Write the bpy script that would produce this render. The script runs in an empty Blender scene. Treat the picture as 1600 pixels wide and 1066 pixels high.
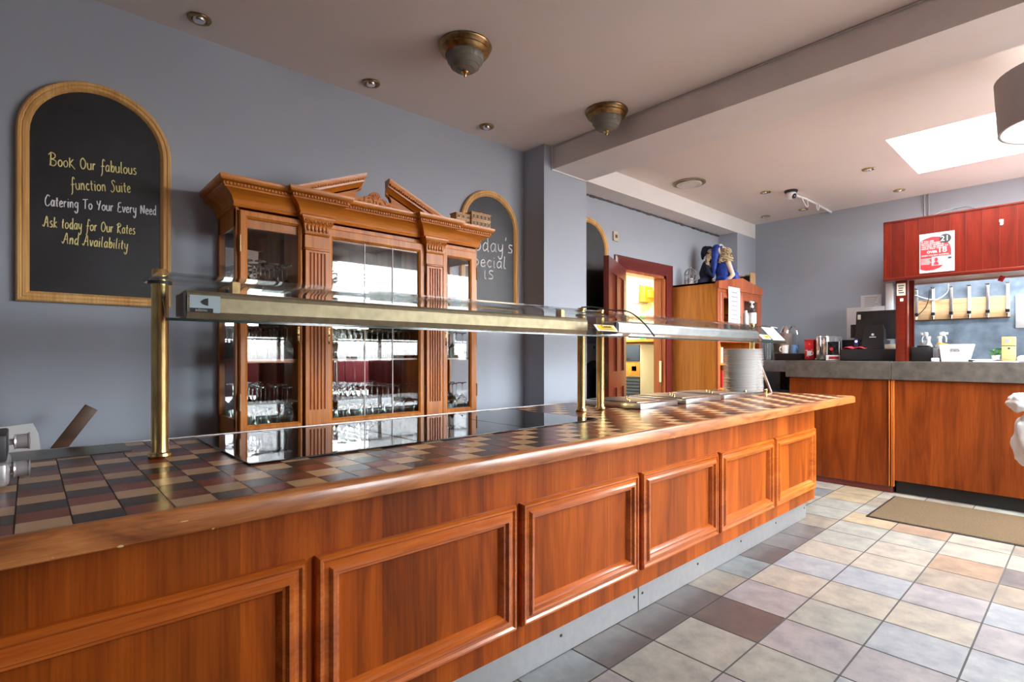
import bpy, bmesh, math, random
from mathutils import Vector, Matrix
random.seed(7)
C = bpy.context.scene.collection
S = bpy.context.scene
R = math.radians

# ------------------------------------------------------------------ camera
cam_d = bpy.data.cameras.new('camera'); cam = bpy.data.objects.new('camera', cam_d); C.objects.link(cam)
cam.location = (0, 0, 1.2); cam.rotation_euler = (R(90), 0, R(47.7))
cam_d.sensor_width = 36; cam_d.lens = 830/1600*36; cam_d.shift_y = 22/1600; cam_d.clip_start = 0.02
S.camera = cam

# ------------------------------------------------------------------ world, daylight, exposure
W = bpy.data.worlds.new('daylight'); S.world = W; W.use_nodes = True
wn = W.node_tree; wn.nodes.clear()
wo = wn.nodes.new('ShaderNodeOutputWorld'); wb = wn.nodes.new('ShaderNodeBackground')
wt = wn.nodes.new('ShaderNodeTexCoord'); wx = wn.nodes.new('ShaderNodeSeparateXYZ'); wr = wn.nodes.new('ShaderNodeValToRGB')
wm = wn.nodes.new('ShaderNodeMapRange'); wm.inputs['From Min'].default_value = -1
wn.links.new(wt.outputs['Generated'], wx.inputs[0]); wn.links.new(wx.outputs['Z'], wm.inputs['Value'])
wn.links.new(wm.outputs[0], wr.inputs[0]); wn.links.new(wr.outputs[0], wb.inputs['Color']); wn.links.new(wb.outputs[0], wo.inputs[0])
cr = wr.color_ramp; cr.elements[0].position = 0.0; cr.elements[0].color = (.30, .29, .28, 1)
cr.elements[1].position = 1.0; cr.elements[1].color = (.93, .97, 1.0, 1)
e = cr.elements.new(.49); e.color = (.34, .33, .32, 1); e = cr.elements.new(.52); e.color = (.93, .96, 1.0, 1)
ws = wn.nodes.new('ShaderNodeMapRange'); ws.inputs['From Min'].default_value = .05; ws.inputs['From Max'].default_value = .95
ws.inputs['To Min'].default_value = 11.0; ws.inputs['To Max'].default_value = 17.0
wn.links.new(wx.outputs['Z'], ws.inputs['Value']); wn.links.new(ws.outputs[0], wb.inputs['Strength'])

WINDOWS = [(1.9, 3.0, .92, 2.1), (3.2, 4.65, .6, 2.6), (4.8, 6.4, .6, 2.6)]; XR = 1.9
SKY = (-1.04, 1.5, 4.66, 5.73); SKY_ADDED = (.12, 1.7, 3.46, 4.5)  # the second skylight is added out of view to brighten the far section
def light(name, kind, loc, rot=(0, 0, 0), energy=10, color=(1, 1, 1), size=(1, 1), portal=False):
    d = bpy.data.lights.new(name, kind); o = bpy.data.objects.new(name, d); C.objects.link(o)
    o.location = loc; o.rotation_euler = rot; d.energy = energy; d.color = color
    if kind == 'AREA':
        d.shape = 'RECTANGLE'; d.size, d.size_y = size
        if portal: d.cycles.is_portal = True
    elif kind in ('POINT', 'SPOT'): d.shadow_soft_size = size if isinstance(size, float) else .05
    return o
for a, b, za, zb in WINDOWS:
    light('daylight_window', 'AREA', (XR+.13, (a+b)/2, (za+zb)/2), (0, R(90), 0), 1, size=(zb-za, b-a), portal=True)
light('daylight_skylight', 'AREA', ((SKY[0]+SKY[1])/2, (SKY[2]+SKY[3])/2, 3.3), (0, 0, 0), 1, size=(SKY[1]-SKY[0], SKY[3]-SKY[2]), portal=True)
light('daylight_skylight', 'AREA', ((SKY_ADDED[0]+SKY_ADDED[1])/2, (SKY_ADDED[2]+SKY_ADDED[3])/2, 3.3), (0, 0, 0), 1, size=(SKY_ADDED[1]-SKY_ADDED[0], SKY_ADDED[3]-SKY_ADDED[2]), portal=True)  # portal of the added, unseen skylight
light('kitchen_ceiling_lamp', 'AREA', (-4.0, 4.9, 2.5), (0, 0, 0), 38, (1, .92, .74), (.9, .5))
S.view_settings.view_transform = 'Standard'; S.view_settings.look = 'None'; S.view_settings.gamma = 1
S.view_settings.use_curve_mapping = False; S.view_settings.exposure = 1.52
S.cycles.max_bounces = 14; S.cycles.diffuse_bounces = 5; S.cycles.glossy_bounces = 8
S.cycles.transmission_bounces = 10; S.cycles.transparent_max_bounces = 40
S.cycles.sample_clamp_indirect = 6; S.cycles.use_denoising = True
S.cycles.caustics_reflective = False; S.cycles.caustics_refractive = False

# ------------------------------------------------------------------ materials
M = {}
def nodes(name):
    m = bpy.data.materials.new(name); m.use_nodes = True; M[name] = m
    nt = m.node_tree; p = nt.nodes['Principled BSDF']; return m, nt, p
def L(nt, a, b): nt.links.new(a, b)
def plain(name, col, rough=.5, metal=0, coat=0, bump=0, bscale=200, var=.06, vscale=6, spec=.5):
    m, nt, p = nodes(name)
    p.inputs['Roughness'].default_value = rough; p.inputs['Metallic'].default_value = metal
    p.inputs['Coat Weight'].default_value = coat; p.inputs['Specular IOR Level'].default_value = spec
    g = nt.nodes.new('ShaderNodeNewGeometry')
    n = nt.nodes.new('ShaderNodeTexNoise'); n.inputs['Scale'].default_value = vscale; n.inputs['Detail'].default_value = 5
    r = nt.nodes.new('ShaderNodeValToRGB'); L(nt, g.outputs['Position'], n.inputs['Vector']); L(nt, n.outputs[0], r.inputs[0])
    r.color_ramp.elements[0].position = .3; r.color_ramp.elements[1].position = .7
    r.color_ramp.elements[0].color = tuple(c*(1-var) for c in col)+(1,); r.color_ramp.elements[1].color = tuple(min(1, c*(1+var)) for c in col)+(1,)
    L(nt, r.outputs[0], p.inputs['Base Color'])
    if bump:
        n2 = nt.nodes.new('ShaderNodeTexNoise'); n2.inputs['Scale'].default_value = bscale; n2.inputs['Detail'].default_value = 3
        b = nt.nodes.new('ShaderNodeBump'); b.inputs['Strength'].default_value = bump; b.inputs['Distance'].default_value = .002
        L(nt, g.outputs['Position'], n2.inputs['Vector']); L(nt, n2.outputs[0], b.inputs['Height']); L(nt, b.outputs[0], p.inputs['Normal'])
    return m
def wood(name, cols, axis='Z', rough=.32, coat=.25, sc=1.0, long=.9, plank=0, pax='Y'):
    m, nt, p = nodes(name)
    g = nt.nodes.new('ShaderNodeNewGeometry'); mp = nt.nodes.new('ShaderNodeMapping')
    s = [9*sc]*3; s['XYZ'.index(axis)] = long*sc; mp.inputs['Scale'].default_value = s
    L(nt, g.outputs['Position'], mp.inputs['Vector'])
    n = nt.nodes.new('ShaderNodeTexNoise'); n.inputs['Scale'].default_value = 1.0; n.inputs['Detail'].default_value = 7; n.inputs['Roughness'].default_value = .62; n.inputs['Distortion'].default_value = 1.4
    L(nt, mp.outputs[0], n.inputs['Vector'])
    mp2 = nt.nodes.new('ShaderNodeMapping'); s2 = [150*sc]*3; s2['XYZ'.index(axis)] = 4*sc; mp2.inputs['Scale'].default_value = s2
    L(nt, g.outputs['Position'], mp2.inputs['Vector'])
    n2 = nt.nodes.new('ShaderNodeTexNoise'); n2.inputs['Scale'].default_value = 1.0; n2.inputs['Detail'].default_value = 4
    L(nt, mp2.outputs[0], n2.inputs['Vector'])
    r = nt.nodes.new('ShaderNodeValToRGB'); L(nt, n.outputs[0], r.inputs[0])
    r.color_ramp.elements[0].position = .30; r.color_ramp.elements[1].position = .72
    r.color_ramp.elements[0].color = cols[0]+(1,); r.color_ramp.elements[1].color = cols[2]+(1,)
    e = r.color_ramp.elements.new(.5); e.color = cols[1]+(1,)
    mx = nt.nodes.new('ShaderNodeMix'); mx.data_type = 'RGBA'; mx.blend_type = 'MULTIPLY'; mx.inputs['Factor'].default_value = .38
    r2 = nt.nodes.new('ShaderNodeValToRGB'); r2.color_ramp.elements[0].position = .35; r2.color_ramp.elements[1].position = .6
    r2.color_ramp.elements[0].color = (.45, .38, .33, 1); L(nt, n2.outputs[0], r2.inputs[0])
    L(nt, r.outputs[0], mx.inputs[6]); L(nt, r2.outputs[0], mx.inputs[7]); out = mx.outputs[2]
    if plank:
        sx = nt.nodes.new('ShaderNodeSeparateXYZ'); L(nt, g.outputs['Position'], sx.inputs[0])
        d = nt.nodes.new('ShaderNodeMath'); d.operation = 'DIVIDE'; d.inputs[1].default_value = plank; L(nt, sx.outputs[pax], d.inputs[0])
        fl = nt.nodes.new('ShaderNodeMath'); fl.operation = 'FLOOR'; L(nt, d.outputs[0], fl.inputs[0])
        wn_ = nt.nodes.new('ShaderNodeTexWhiteNoise'); wn_.noise_dimensions = '1D'; L(nt, fl.outputs[0], wn_.inputs['W'])
        hv = nt.nodes.new('ShaderNodeHueSaturation'); mr = nt.nodes.new('ShaderNodeMapRange'); mr.inputs['To Min'].default_value = .72; mr.inputs['To Max'].default_value = 1.2
        L(nt, wn_.outputs['Value'], mr.inputs['Value']); L(nt, mr.outputs[0], hv.inputs['Value']); L(nt, out, hv.inputs['Color']); out = hv.outputs[0]
    L(nt, out, p.inputs['Base Color'])
    p.inputs['Roughness'].default_value = rough; p.inputs['Coat Weight'].default_value = coat; p.inputs['Coat Roughness'].default_value = .12
    b = nt.nodes.new('ShaderNodeBump'); b.inputs['Strength'].default_value = .06; b.inputs['Distance'].default_value = .001
    L(nt, n2.outputs[0], b.inputs['Height']); L(nt, b.outputs[0], p.inputs['Normal'])
    return m
def thin_glass(name, tint=(1, 1, 1), ior=1.5, rough=0.0, boost=1.0):
    m = bpy.data.materials.new(name); m.use_nodes = True; M[name] = m; nt = m.node_tree; nt.nodes.clear()
    o = nt.nodes.new('ShaderNodeOutputMaterial'); mx = nt.nodes.new('ShaderNodeMixShader')
    t = nt.nodes.new('ShaderNodeBsdfTransparent'); t.inputs[0].default_value = tint+(1,)
    gl = nt.nodes.new('ShaderNodeBsdfGlossy'); gl.inputs['Roughness'].default_value = rough
    gg = nt.nodes.new('ShaderNodeNewGeometry'); dt = nt.nodes.new('ShaderNodeVectorMath'); dt.operation = 'DOT_PRODUCT'
    L(nt, gg.outputs['Incoming'], dt.inputs[0]); L(nt, gg.outputs['Normal'], dt.inputs[1])
    def mq(op, a, b=None):
        q_ = nt.nodes.new('ShaderNodeMath'); q_.operation = op
        for i, v in enumerate((a, b)):
            if v is None: continue
            if isinstance(v, (int, float)): q_.inputs[i].default_value = v
            else: L(nt, v, q_.inputs[i])
        return q_.outputs[0]
    f0 = ((ior-1)/(ior+1))**2
    f = mq('ADD', mq('MULTIPLY', mq('POWER', mq('SUBTRACT', 1.0, mq('ABSOLUTE', dt.outputs['Value'])), 5.0), 1-f0), f0)
    if boost != 1.0:
        mm = nt.nodes.new('ShaderNodeMath'); mm.operation = 'MULTIPLY'; mm.use_clamp = True; mm.inputs[1].default_value = boost; L(nt, f, mm.inputs[0]); f = mm.outputs[0]
    L(nt, f, mx.inputs[0]); L(nt, t.outputs[0], mx.inputs[1]); L(nt, gl.outputs[0], mx.inputs[2]); L(nt, mx.outputs[0], o.inputs[0])
    return m
def emit(name, col, st):
    m, nt, p = nodes(name); p.inputs['Base Color'].default_value = col+(1,); p.inputs['Emission Color'].default_value = col+(1,); p.inputs['Emission Strength'].default_value = st

plain('wall_paint', (.385, .425, .49), .62, bump=.05, bscale=90, var=.03, vscale=1.5)
plain('ceiling_paint', (.86, .78, .73), .8, bump=.04, bscale=60, var=.02, vscale=1.2)
plain('beam_paint', (.82, .77, .74), .7, var=.02)
plain('white_paint', (.82, .81, .79), .6, var=.02)
plain('maroon_gloss', (.13, .016, .012), .3, coat=.4, var=.1)
plain('cream_wall', (.88, .79, .55), .6, var=.03)
CH = ((.17, .030, .002), (.315, .062, .003), (.42, .095, .006))
wood('cherry', CH, 'Z', .45, .02, 1.0, plank=.19)
M['cherry'].node_tree.nodes['Principled BSDF'].inputs['Specular IOR Level'].default_value = .22
wood('cherry_rail', ((.26, .055, .006), (.47, .108, .012), (.60, .165, .022)), 'Y', .24, .4)
wood('cherry_stile', ((.26, .055, .008), (.46, .112, .016), (.58, .17, .03)), 'Z', .25, .5)
wood('nosing_wood', ((.17, .05, .016), (.42, .145, .038), (.60, .25, .085)), 'Y', .30, .4, 1.6, 1.6)
wood('dresser_wood', ((.40, .11, .009), (.62, .195, .017), (.74, .265, .03)), 'Z', .36, .1)
wood('dresser_rail', ((.40, .11, .009), (.62, .195, .017), (.74, .265, .03)), 'Y', .34, .15)
wood('bar_wood', ((.11, .018, .002), (.20, .037, .004), (.27, .058, .007)), 'Z', .42, .03, 1.0, plank=.21, pax='X')
M['bar_wood'].node_tree.nodes['Principled BSDF'].inputs['Specular IOR Level'].default_value = .22
wood('red_wood', ((.07, .004, .0012), (.12, .0075, .0018), (.17, .014, .003)), 'Z', .3, .4, 1.2, plank=.1, pax='X')
wood('red_rail', ((.07, .004, .0012), (.12, .0075, .0018), (.17, .014, .003)), 'X', .3, .4, 1.2)
wood('cabinet_wood', ((.46, .16, .02), (.62, .24, .035), (.72, .31, .05)), 'Z', .38, .15)
wood('cabinet_front', ((.26, .055, .018), (.40, .10, .035), (.50, .15, .055)), 'Z', .35, .25)
wood('pine', ((.62, .31, .085), (.80, .45, .15), (.90, .57, .23)), 'Z', .45, .1)
wood('pine_pale', ((.60, .34, .15), (.74, .47, .24), (.82, .56, .32)), 'X', .45, .1)
wood('dark_board', ((.06, .028, .013), (.10, .045, .02), (.14, .065, .03)), 'Y', .5, 0)
wood('door_wood', ((.09, .014, .008), (.16, .026, .014), (.22, .045, .022)), 'Z', .3, .4)
wood('model_wood', ((.42, .20, .05), (.60, .31, .09), (.70, .40, .14)), 'Y', .5, 0, 3)
wood('soffit_board', ((.34, .20, .16), (.44, .28, .24), (.50, .34, .30)), 'X', .5, 0, 2)
plain('slate', (.022, .022, .026), .42, var=.35, vscale=5)
plain('chalk_yellow', (.92, .78, .36), .9, var=.15, vscale=90)
plain('chalk_white', (.92, .92, .92), .9, var=.15, vscale=90)
plain('brass', (.66, .49, .20), .22, 1, var=.25, vscale=14)
plain('brass_dull', (.40, .32, .205), .55, .85, var=.16, vscale=30)
plain('brass_old', (.34, .22, .10), .3, 1, var=.3, vscale=40)
plain('steel', (.66, .66, .67), .28, 1, var=.1, vscale=18)
plain('steel_brushed', (.62, .62, .62), .38, 1, var=.12, vscale=20)
plain('tray_top', (.30, .24, .19), .4, .6)
plain('chrome', (.82, .82, .83), .08, 1, var=.03)
plain('kick_metal', (.42, .43, .44), .48, .8, var=.05, vscale=30)
plain('mirror', (.50, .50, .495), .01, 1, var=0)
plain('black_plastic', (.012, .012, .013), .38, var=.1)
plain('black_gloss', (.008, .008, .010), .08, var=.1)
plain('dark_grey', (.05, .05, .055), .45)
plain('grey_metal', (.33, .33, .35), .4, .3)
plain('hob_glass', (.010, .010, .011), .035, var=.05, spec=.4)
plain('white_plastic', (.80, .80, .80), .4, var=.02)
plain('white_ceramic', (.84, .84, .83), .12, coat=.3, var=.01)
plain('blue_ceramic', (.16, .33, .66), .15, coat=.3, var=.03)
plain('paper', (.70, .70, .70), .8, var=.02)
plain('poster_paper', (.46, .46, .44), .7, var=.02)
plain('ink_grey', (.28, .28, .32), .8)
plain('ink_black', (.02, .02, .02), .7)
plain('poster_red', (.42, .014, .02), .6)
plain('yellow_sign', (.86, .52, .02), .5)
plain('red_gloss', (.55, .02, .02), .3)
plain('red_cloth', (.70, .03, .06), .7)
plain('green_leaf', (.09, .36, .05), .5, var=.3, vscale=40)
plain('green_sign', (.02, .6, .12), .5)
plain('blue_velvet', (.012, .05, .34), .55, bump=.5, bscale=70, var=.55, vscale=45)
plain('navy_velvet', (.006, .010, .035), .8, bump=.4, bscale=70, var=.4, vscale=40)
plain('blond_hair', (.66, .53, .33), .6, bump=.6, bscale=120, var=.3, vscale=60)
plain('porcelain_skin', (.80, .64, .50), .4, var=.03)
plain('cream_fur', (.80, .75, .62), .9, bump=.8, bscale=160)
plain('cardboard', (.42, .25, .12), .8)
plain('bamboo', (.56, .33, .13), .5, var=.1, vscale=30)
plain('burgundy', (.16, .012, .02), .5)
plain('appliance_grey', (.045, .065, .105), .65, spec=.2)
plain('lamp_fabric', (.36, .33, .33), .8, bump=.3, bscale=400)
plain('lamp_inner', (.78, .74, .68), .8)
plain('silver_plastic', (.60, .60, .62), .3, .6)
plain('socket_beige', (.56, .46, .33), .45)
plain('bag_white', (.56, .55, .54), .5, var=.04)
plain('splash_blue', (.20, .26, .33), .35, var=.35, vscale=9)
plain('stone_top', (.070, .060, .051), .42, var=.35, vscale=16)
plain('label_blue', (.50, .58, .64), .5)
plain('stone_grey', (.14, .145, .15), .4, var=.25, vscale=16)
plain('beige_box', (.60, .54, .44), .6)
plain('dirty_white', (.56, .54, .51), .5)
plain('dark_strip', (.10, .095, .10), .8, var=.4, vscale=30)
thin_glass('pane_glass', (.97, .98, .98), 1.5)
thin_glass('gantry_glass', (.95, .975, .97), 1.5)
m, nt, p = nodes('wine_glass'); p.inputs['Base Color'].default_value = (.88, .95, .92, 1); p.inputs['Roughness'].default_value = .01
p.inputs['Transmission Weight'].default_value = 1.0; p.inputs['IOR'].default_value = 1.5
thin_glass('clear_plastic', (.85, .88, .90), 1.5, .05)
plain('green_edge', (.01, .03, .026), .15)
emit('blue_led', (.08, .08, 1.0), 12)
# mat
m = plain('mat_carpet', (.078, .046, .018), .95, bump=1.0, bscale=260, var=.4, vscale=140)
# ribbed lamp bowl
m, nt, p = nodes('prism_glass'); p.inputs['Base Color'].default_value = (.50, .46, .38, 1); p.inputs['Roughness'].default_value = .15
p.inputs['Transmission Weight'].default_value = .55; p.inputs['IOR'].default_value = 1.3
# counter tiles
m, nt, p = nodes('counter_tiles')
g = nt.nodes.new('ShaderNodeNewGeometry'); sx = nt.nodes.new('ShaderNodeSeparateXYZ'); L(nt, g.outputs['Position'], sx.inputs[0])
def mth(op, a, b=None, clamp=False):
    n = nt.nodes.new('ShaderNodeMath'); n.operation = op; n.use_clamp = clamp
    for i, v in enumerate((a, b)):
        if v is None: continue
        if isinstance(v, (int, float)): n.inputs[i].default_value = v
        else: L(nt, v, n.inputs[i])
    return n.outputs[0]
TS = .0855
ux = mth('DIVIDE', mth('SUBTRACT', -1.334, sx.outputs['X']), TS); uy = mth('DIVIDE', mth('ADD', sx.outputs['Y'], .0206), TS)
ix = mth('FLOOR', ux); iy = mth('FLOOR', uy); fx = mth('FRACT', ux); fy = mth('FRACT', uy)
md = mth('FLOORED_MODULO', mth('ADD', mth('SUBTRACT', ix, iy), .5), 3)
r = nt.nodes.new('ShaderNodeValToRGB'); r.color_ramp.interpolation = 'CONSTANT'; L(nt, mth('DIVIDE', md, 3), r.inputs[0])
r.color_ramp.elements[0].color = (.58, .36, .185, 1); r.color_ramp.elements[1].position = .333; r.color_ramp.elements[1].color = (.23, .052, .017, 1)
e = r.color_ramp.elements.new(.667); e.color = (.06, .024, .012, 1)
cv = nt.nodes.new('ShaderNodeCombineXYZ'); L(nt, ix, cv.inputs[0]); L(nt, iy, cv.inputs[1])
wnz = nt.nodes.new('ShaderNodeTexWhiteNoise'); L(nt, cv.outputs[0], wnz.inputs['Vector'])
hv = nt.nodes.new('ShaderNodeHueSaturation'); mr = nt.nodes.new('ShaderNodeMapRange'); mr.inputs['To Min'].default_value = .8; mr.inputs['To Max'].default_value = 1.2
L(nt, wnz.outputs['Value'], mr.inputs['Value']); L(nt, mr.outputs[0], hv.inputs['Value']); L(nt, r.outputs[0], hv.inputs['Color'])
gx = mth('LESS_THAN', mth('ABSOLUTE', mth('SUBTRACT', fx, .5)), .492); gy = mth('LESS_THAN', mth('ABSOLUTE', mth('SUBTRACT', fy, .5)), .483)
gm = mth('MULTIPLY', gx, gy)
mx = nt.nodes.new('ShaderNodeMix'); mx.data_type = 'RGBA'; L(nt, gm, mx.inputs['Factor']); mx.inputs[6].default_value = (.045, .03, .022, 1); L(nt, hv.outputs[0], mx.inputs[7])
L(nt, mx.outputs[2], p.inputs['Base Color'])
mr2 = nt.nodes.new('ShaderNodeMapRange'); mr2.inputs['To Min'].default_value = .8; p.inputs['Specular IOR Level'].default_value = .22; mr2.inputs['To Max'].default_value = .27; L(nt, gm, mr2.inputs['Value']); L(nt, mr2.outputs[0], p.inputs['Roughness'])
bp = nt.nodes.new('ShaderNodeBump'); bp.inputs['Distance'].default_value = .002; bp.inputs['Strength'].default_value = .5; L(nt, gm, bp.inputs['Height']); L(nt, bp.outputs[0], p.inputs['Normal'])
# small dark glazed mosaic along the rear edge
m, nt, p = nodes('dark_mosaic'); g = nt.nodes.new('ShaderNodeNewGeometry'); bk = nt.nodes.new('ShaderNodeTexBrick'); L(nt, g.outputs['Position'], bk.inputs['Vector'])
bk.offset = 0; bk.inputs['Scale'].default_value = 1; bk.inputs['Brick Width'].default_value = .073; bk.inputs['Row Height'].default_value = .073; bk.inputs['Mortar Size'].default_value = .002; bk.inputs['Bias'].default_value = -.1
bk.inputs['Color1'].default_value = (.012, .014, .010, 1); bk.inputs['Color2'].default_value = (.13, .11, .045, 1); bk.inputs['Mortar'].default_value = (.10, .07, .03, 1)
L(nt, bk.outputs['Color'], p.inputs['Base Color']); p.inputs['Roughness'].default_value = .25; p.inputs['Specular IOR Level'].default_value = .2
# floor tiles: ten glazes, mottled
FLOORC = {'C': (.52, .44, .34), 'G': (.44, .42, .35), 'B': (.42, .43, .45), 'M': (.42, .37, .37), 'U': (.15, .105, .09), 'V': (.23, .19, .175), 'S': (.27, .29, .29), 'T': (.41, .32, .235), 'P': (.46, .28, .17), 'Y': (.55, .40, .22)}
for k_, c_ in FLOORC.items():
    l_ = sum(c_)/3; c_ = tuple(.93*(l_+(v-l_)*.78) for v in c_)
    m, nt, p = nodes('floor_tile_'+k_)
    g = nt.nodes.new('ShaderNodeNewGeometry'); n = nt.nodes.new('ShaderNodeTexNoise'); n.inputs['Scale'].default_value = 10; n.inputs['Detail'].default_value = 10; n.inputs['Roughness'].default_value = .68
    L(nt, g.outputs['Position'], n.inputs['Vector']); r = nt.nodes.new('ShaderNodeValToRGB'); L(nt, n.outputs[0], r.inputs[0])
    r.color_ramp.elements[0].position = .33; r.color_ramp.elements[1].position = .66
    r.color_ramp.elements[0].color = (c_[0]*.36, c_[1]*.375, c_[2]*.415, 1); r.color_ramp.elements[1].color = (c_[0]*.66, c_[1]*.655, c_[2]*.64, 1)
    L(nt, r.outputs[0], p.inputs['Base Color']); p.inputs['Roughness'].default_value = .36
    b = nt.nodes.new('ShaderNodeBump'); b.inputs['Strength'].default_value = .15; b.inputs['Distance'].default_value = .002; L(nt, n.outputs[0], b.inputs['Height']); L(nt, b.outputs[0], p.inputs['Normal'])
plain('grout', (.06, .055, .055), .9)

# ------------------------------------------------------------------ mesh helpers
BASE = {}
class MB:
    def __init__(s): s.bm = bmesh.new()
    def add(s, verts, faces):
        vs = [s.bm.verts.new(v) for v in verts]
        for f in faces:
            try: s.bm.faces.new([vs[i] for i in f])
            except ValueError: pass
        return s
    def merge(s, b, mat=None):
        if mat is not None: bmesh.ops.transform(b, matrix=mat, verts=b.verts)
        me = bpy.data.meshes.new('t'); b.to_mesh(me); b.free(); s.bm.from_mesh(me); bpy.data.meshes.remove(me); return s
    def box(s, a, b, bev=0, seg=2, rot=None):
        lo = [min(a[i], b[i]) for i in range(3)]; hi = [max(a[i], b[i]) for i in range(3)]
        t = bmesh.new(); bmesh.ops.create_cube(t, size=1)
        c = Vector([(lo[i]+hi[i])/2 for i in range(3)])
        bmesh.ops.scale(t, vec=[hi[i]-lo[i] for i in range(3)], verts=t.verts)
        if bev: bmesh.ops.bevel(t, geom=t.edges[:], offset=bev, segments=seg, affect='EDGES', profile=.5)
        mt = Matrix.Translation(c)
        if rot is not None: mt = mt @ rot.to_4x4()
        return s.merge(t, mt)
    def lathe(s, prof, c=(0, 0, 0), axis='Z', seg=24, mat=None):
        vs, fs = [], []
        n = len(prof)
        for i in range(seg):
            a = 2*math.pi*i/seg; ca, sa = math.cos(a), math.sin(a)
            for r_, z_ in prof:
                v = (r_*ca, r_*sa, z_)
                if axis == 'X': v = (z_, r_*ca, r_*sa)
                if axis == 'Y': v = (r_*sa, z_, r_*ca)
                vs.append(v)
        for i in range(seg):
            j = (i+1) % seg
            for k in range(n-1): fs.append((i*n+k, j*n+k, j*n+k+1, i*n+k+1))
        t = bmesh.new(); tv = [t.verts.new(v) for v in vs]
        for f in fs: t.faces.new([tv[q] for q in f])
        bmesh.ops.remove_doubles(t, verts=t.verts, dist=1e-6)
        mt = Matrix.Translation(Vector(c))
        if mat is not None: mt = mt @ mat.to_4x4()
        return s.merge(t, mt)
    def cyl(s, c, r, h, axis='Z', seg=20, bev=.0, mat=None):
        b = min(bev, r*.5, h*.5)
        pr = [(0, 0), (r-b, 0), (r, b), (r, h-b), (r-b, h), (0, h)] if b else [(0, 0), (r, 0), (r, h), (0, h)]
        return s.lathe(pr, c, axis, seg, mat)
    def ball(s, c, r, seg=14, sc=(1, 1, 1)):
        t = bmesh.new(); bmesh.ops.create_uvsphere(t, u_segments=seg, v_segments=max(6, seg//2+2), radius=1)
        return s.merge(t, Matrix.Translation(Vector(c)) @ Matrix.Diagonal((r*sc[0], r*sc[1], r*sc[2], 1)))
    def torus(s, c, R_, r, axis='Z', seg=16, rs=6):
        pr = [(R_+r*math.cos(2*math.pi*k/rs), r*math.sin(2*math.pi*k/rs)) for k in range(rs+1)]
        return s.lathe(pr, c, axis, seg)
    def tube(s, pts, r, seg=8, cap=True):
        pts = [Vector(p) for p in pts]; n = len(pts); rings = []
        rr = r if isinstance(r, (list, tuple)) else [r]*n
        up = None
        for i, p in enumerate(pts):
            t = (pts[min(i+1, n-1)]-pts[max(i-1, 0)]).normalized()
            if up is None: up = Vector((0, 0, 1)) if abs(t.z) < .9 else Vector((1, 0, 0))
            a = t.cross(up)
            if a.length < 1e-6: a = t.orthogonal()
            a.normalize(); b = a.cross(t).normalized(); up = b
            rings.append([s.bm.verts.new(p+rr[i]*(a*math.cos(2*math.pi*k/seg)+b*math.sin(2*math.pi*k/seg))) for k in range(seg)])
        for i in range(n-1):
            for k in range(seg):
                s.bm.faces.new((rings[i][k], rings[i][(k+1) % seg], rings[i+1][(k+1) % seg], rings[i+1][k]))
        if cap:
            s.bm.faces.new(rings[0][::-1]); s.bm.faces.new(rings[-1])
        return s
    def prism(s, poly, f, h0, h1):
        n = len(poly); vs = [f(a, b, h0) for a, b in poly]+[f(a, b, h1) for a, b in poly]
        fs = [tuple(range(n))[::-1], tuple(range(n, 2*n))]+[(i, (i+1) % n, n+(i+1) % n, n+i) for i in range(n)]
        return s.add(vs, fs)
    def rings(s, rs, closed=True, cap0=False, cap1=False):
        V = [[s.bm.verts.new(v) for v in r_] for r_ in rs]; n = len(V[0])
        for i in range(len(V)-1):
            for k in range(n if closed else n-1):
                s.bm.faces.new((V[i][k], V[i][(k+1) % n], V[i+1][(k+1) % n], V[i+1][k]))
        if cap0: s.bm.faces.new(V[0][::-1])
        if cap1: s.bm.faces.new(V[-1])
        return s
    def frame(s, f, a0, a1, b0, b1, prof):           # mitred rectangular moulding; prof = [(inset, height)]
        return s.rings([[f(a0+w, b0+w, h), f(a1-w, b0+w, h), f(a1-w, b1-w, h), f(a0+w, b1-w, h)] for w, h in prof])
    def sweep(s, path, prof, fn):                    # path in plan with mitres, prof = [(out, z)]
        P = [Vector(p) for p in path]; n = len(P); outs = []
        for i in range(n):
            ds = []
            if i > 0: ds.append((P[i]-P[i-1]).normalized())
            if i < n-1: ds.append((P[i+1]-P[i]).normalized())
            ns = [Vector((d.y, -d.x)) for d in ds]
            if len(ns) == 2:
                b = ns[0]+ns[1]; b = b/(b.length_squared/2) if b.length > 1e-6 else ns[0]
            else: b = ns[0]
            outs.append(b)
        return s.rings([[fn(P[i].x+outs[i].x*o, P[i].y+outs[i].y*o, z) for i in range(n)] for o, z in prof], closed=False)
    def build(s, name, mat, parent=None, origin=None, local=False, smooth=28, rot=None):
        bm = s.bm
        bmesh.ops.recalc_face_normals(bm, faces=bm.faces)
        if parent is not None and not local: bmesh.ops.translate(bm, vec=-BASE[parent.name], verts=bm.verts)
        loc = Vector((0, 0, 0))
        if parent is None and not local:
            if origin is None:
                xs = [v.co for v in bm.verts]; lo = [min(v[i] for v in xs) for i in range(3)]; hi = [max(v[i] for v in xs) for i in range(3)]
                origin = ((lo[0]+hi[0])/2, (lo[1]+hi[1])/2, lo[2])
            loc = Vector(origin); bmesh.ops.translate(bm, vec=-loc, verts=bm.verts)
        me = bpy.data.meshes.new(name); bm.to_mesh(me); bm.free()
        for mm in (mat if isinstance(mat, (list, tuple)) else [mat]): me.materials.append(M[mm])
        if smooth:
            me.polygons.foreach_set('use_smooth', [True]*len(me.polygons)); me.set_sharp_from_angle(angle=R(smooth))
        o = bpy.data.objects.new(name, me); C.objects.link(o); o.location = loc
        if parent is not None: o.parent = parent; BASE[o.name] = BASE[parent.name]
        else: BASE[o.name] = loc
        return o
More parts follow.
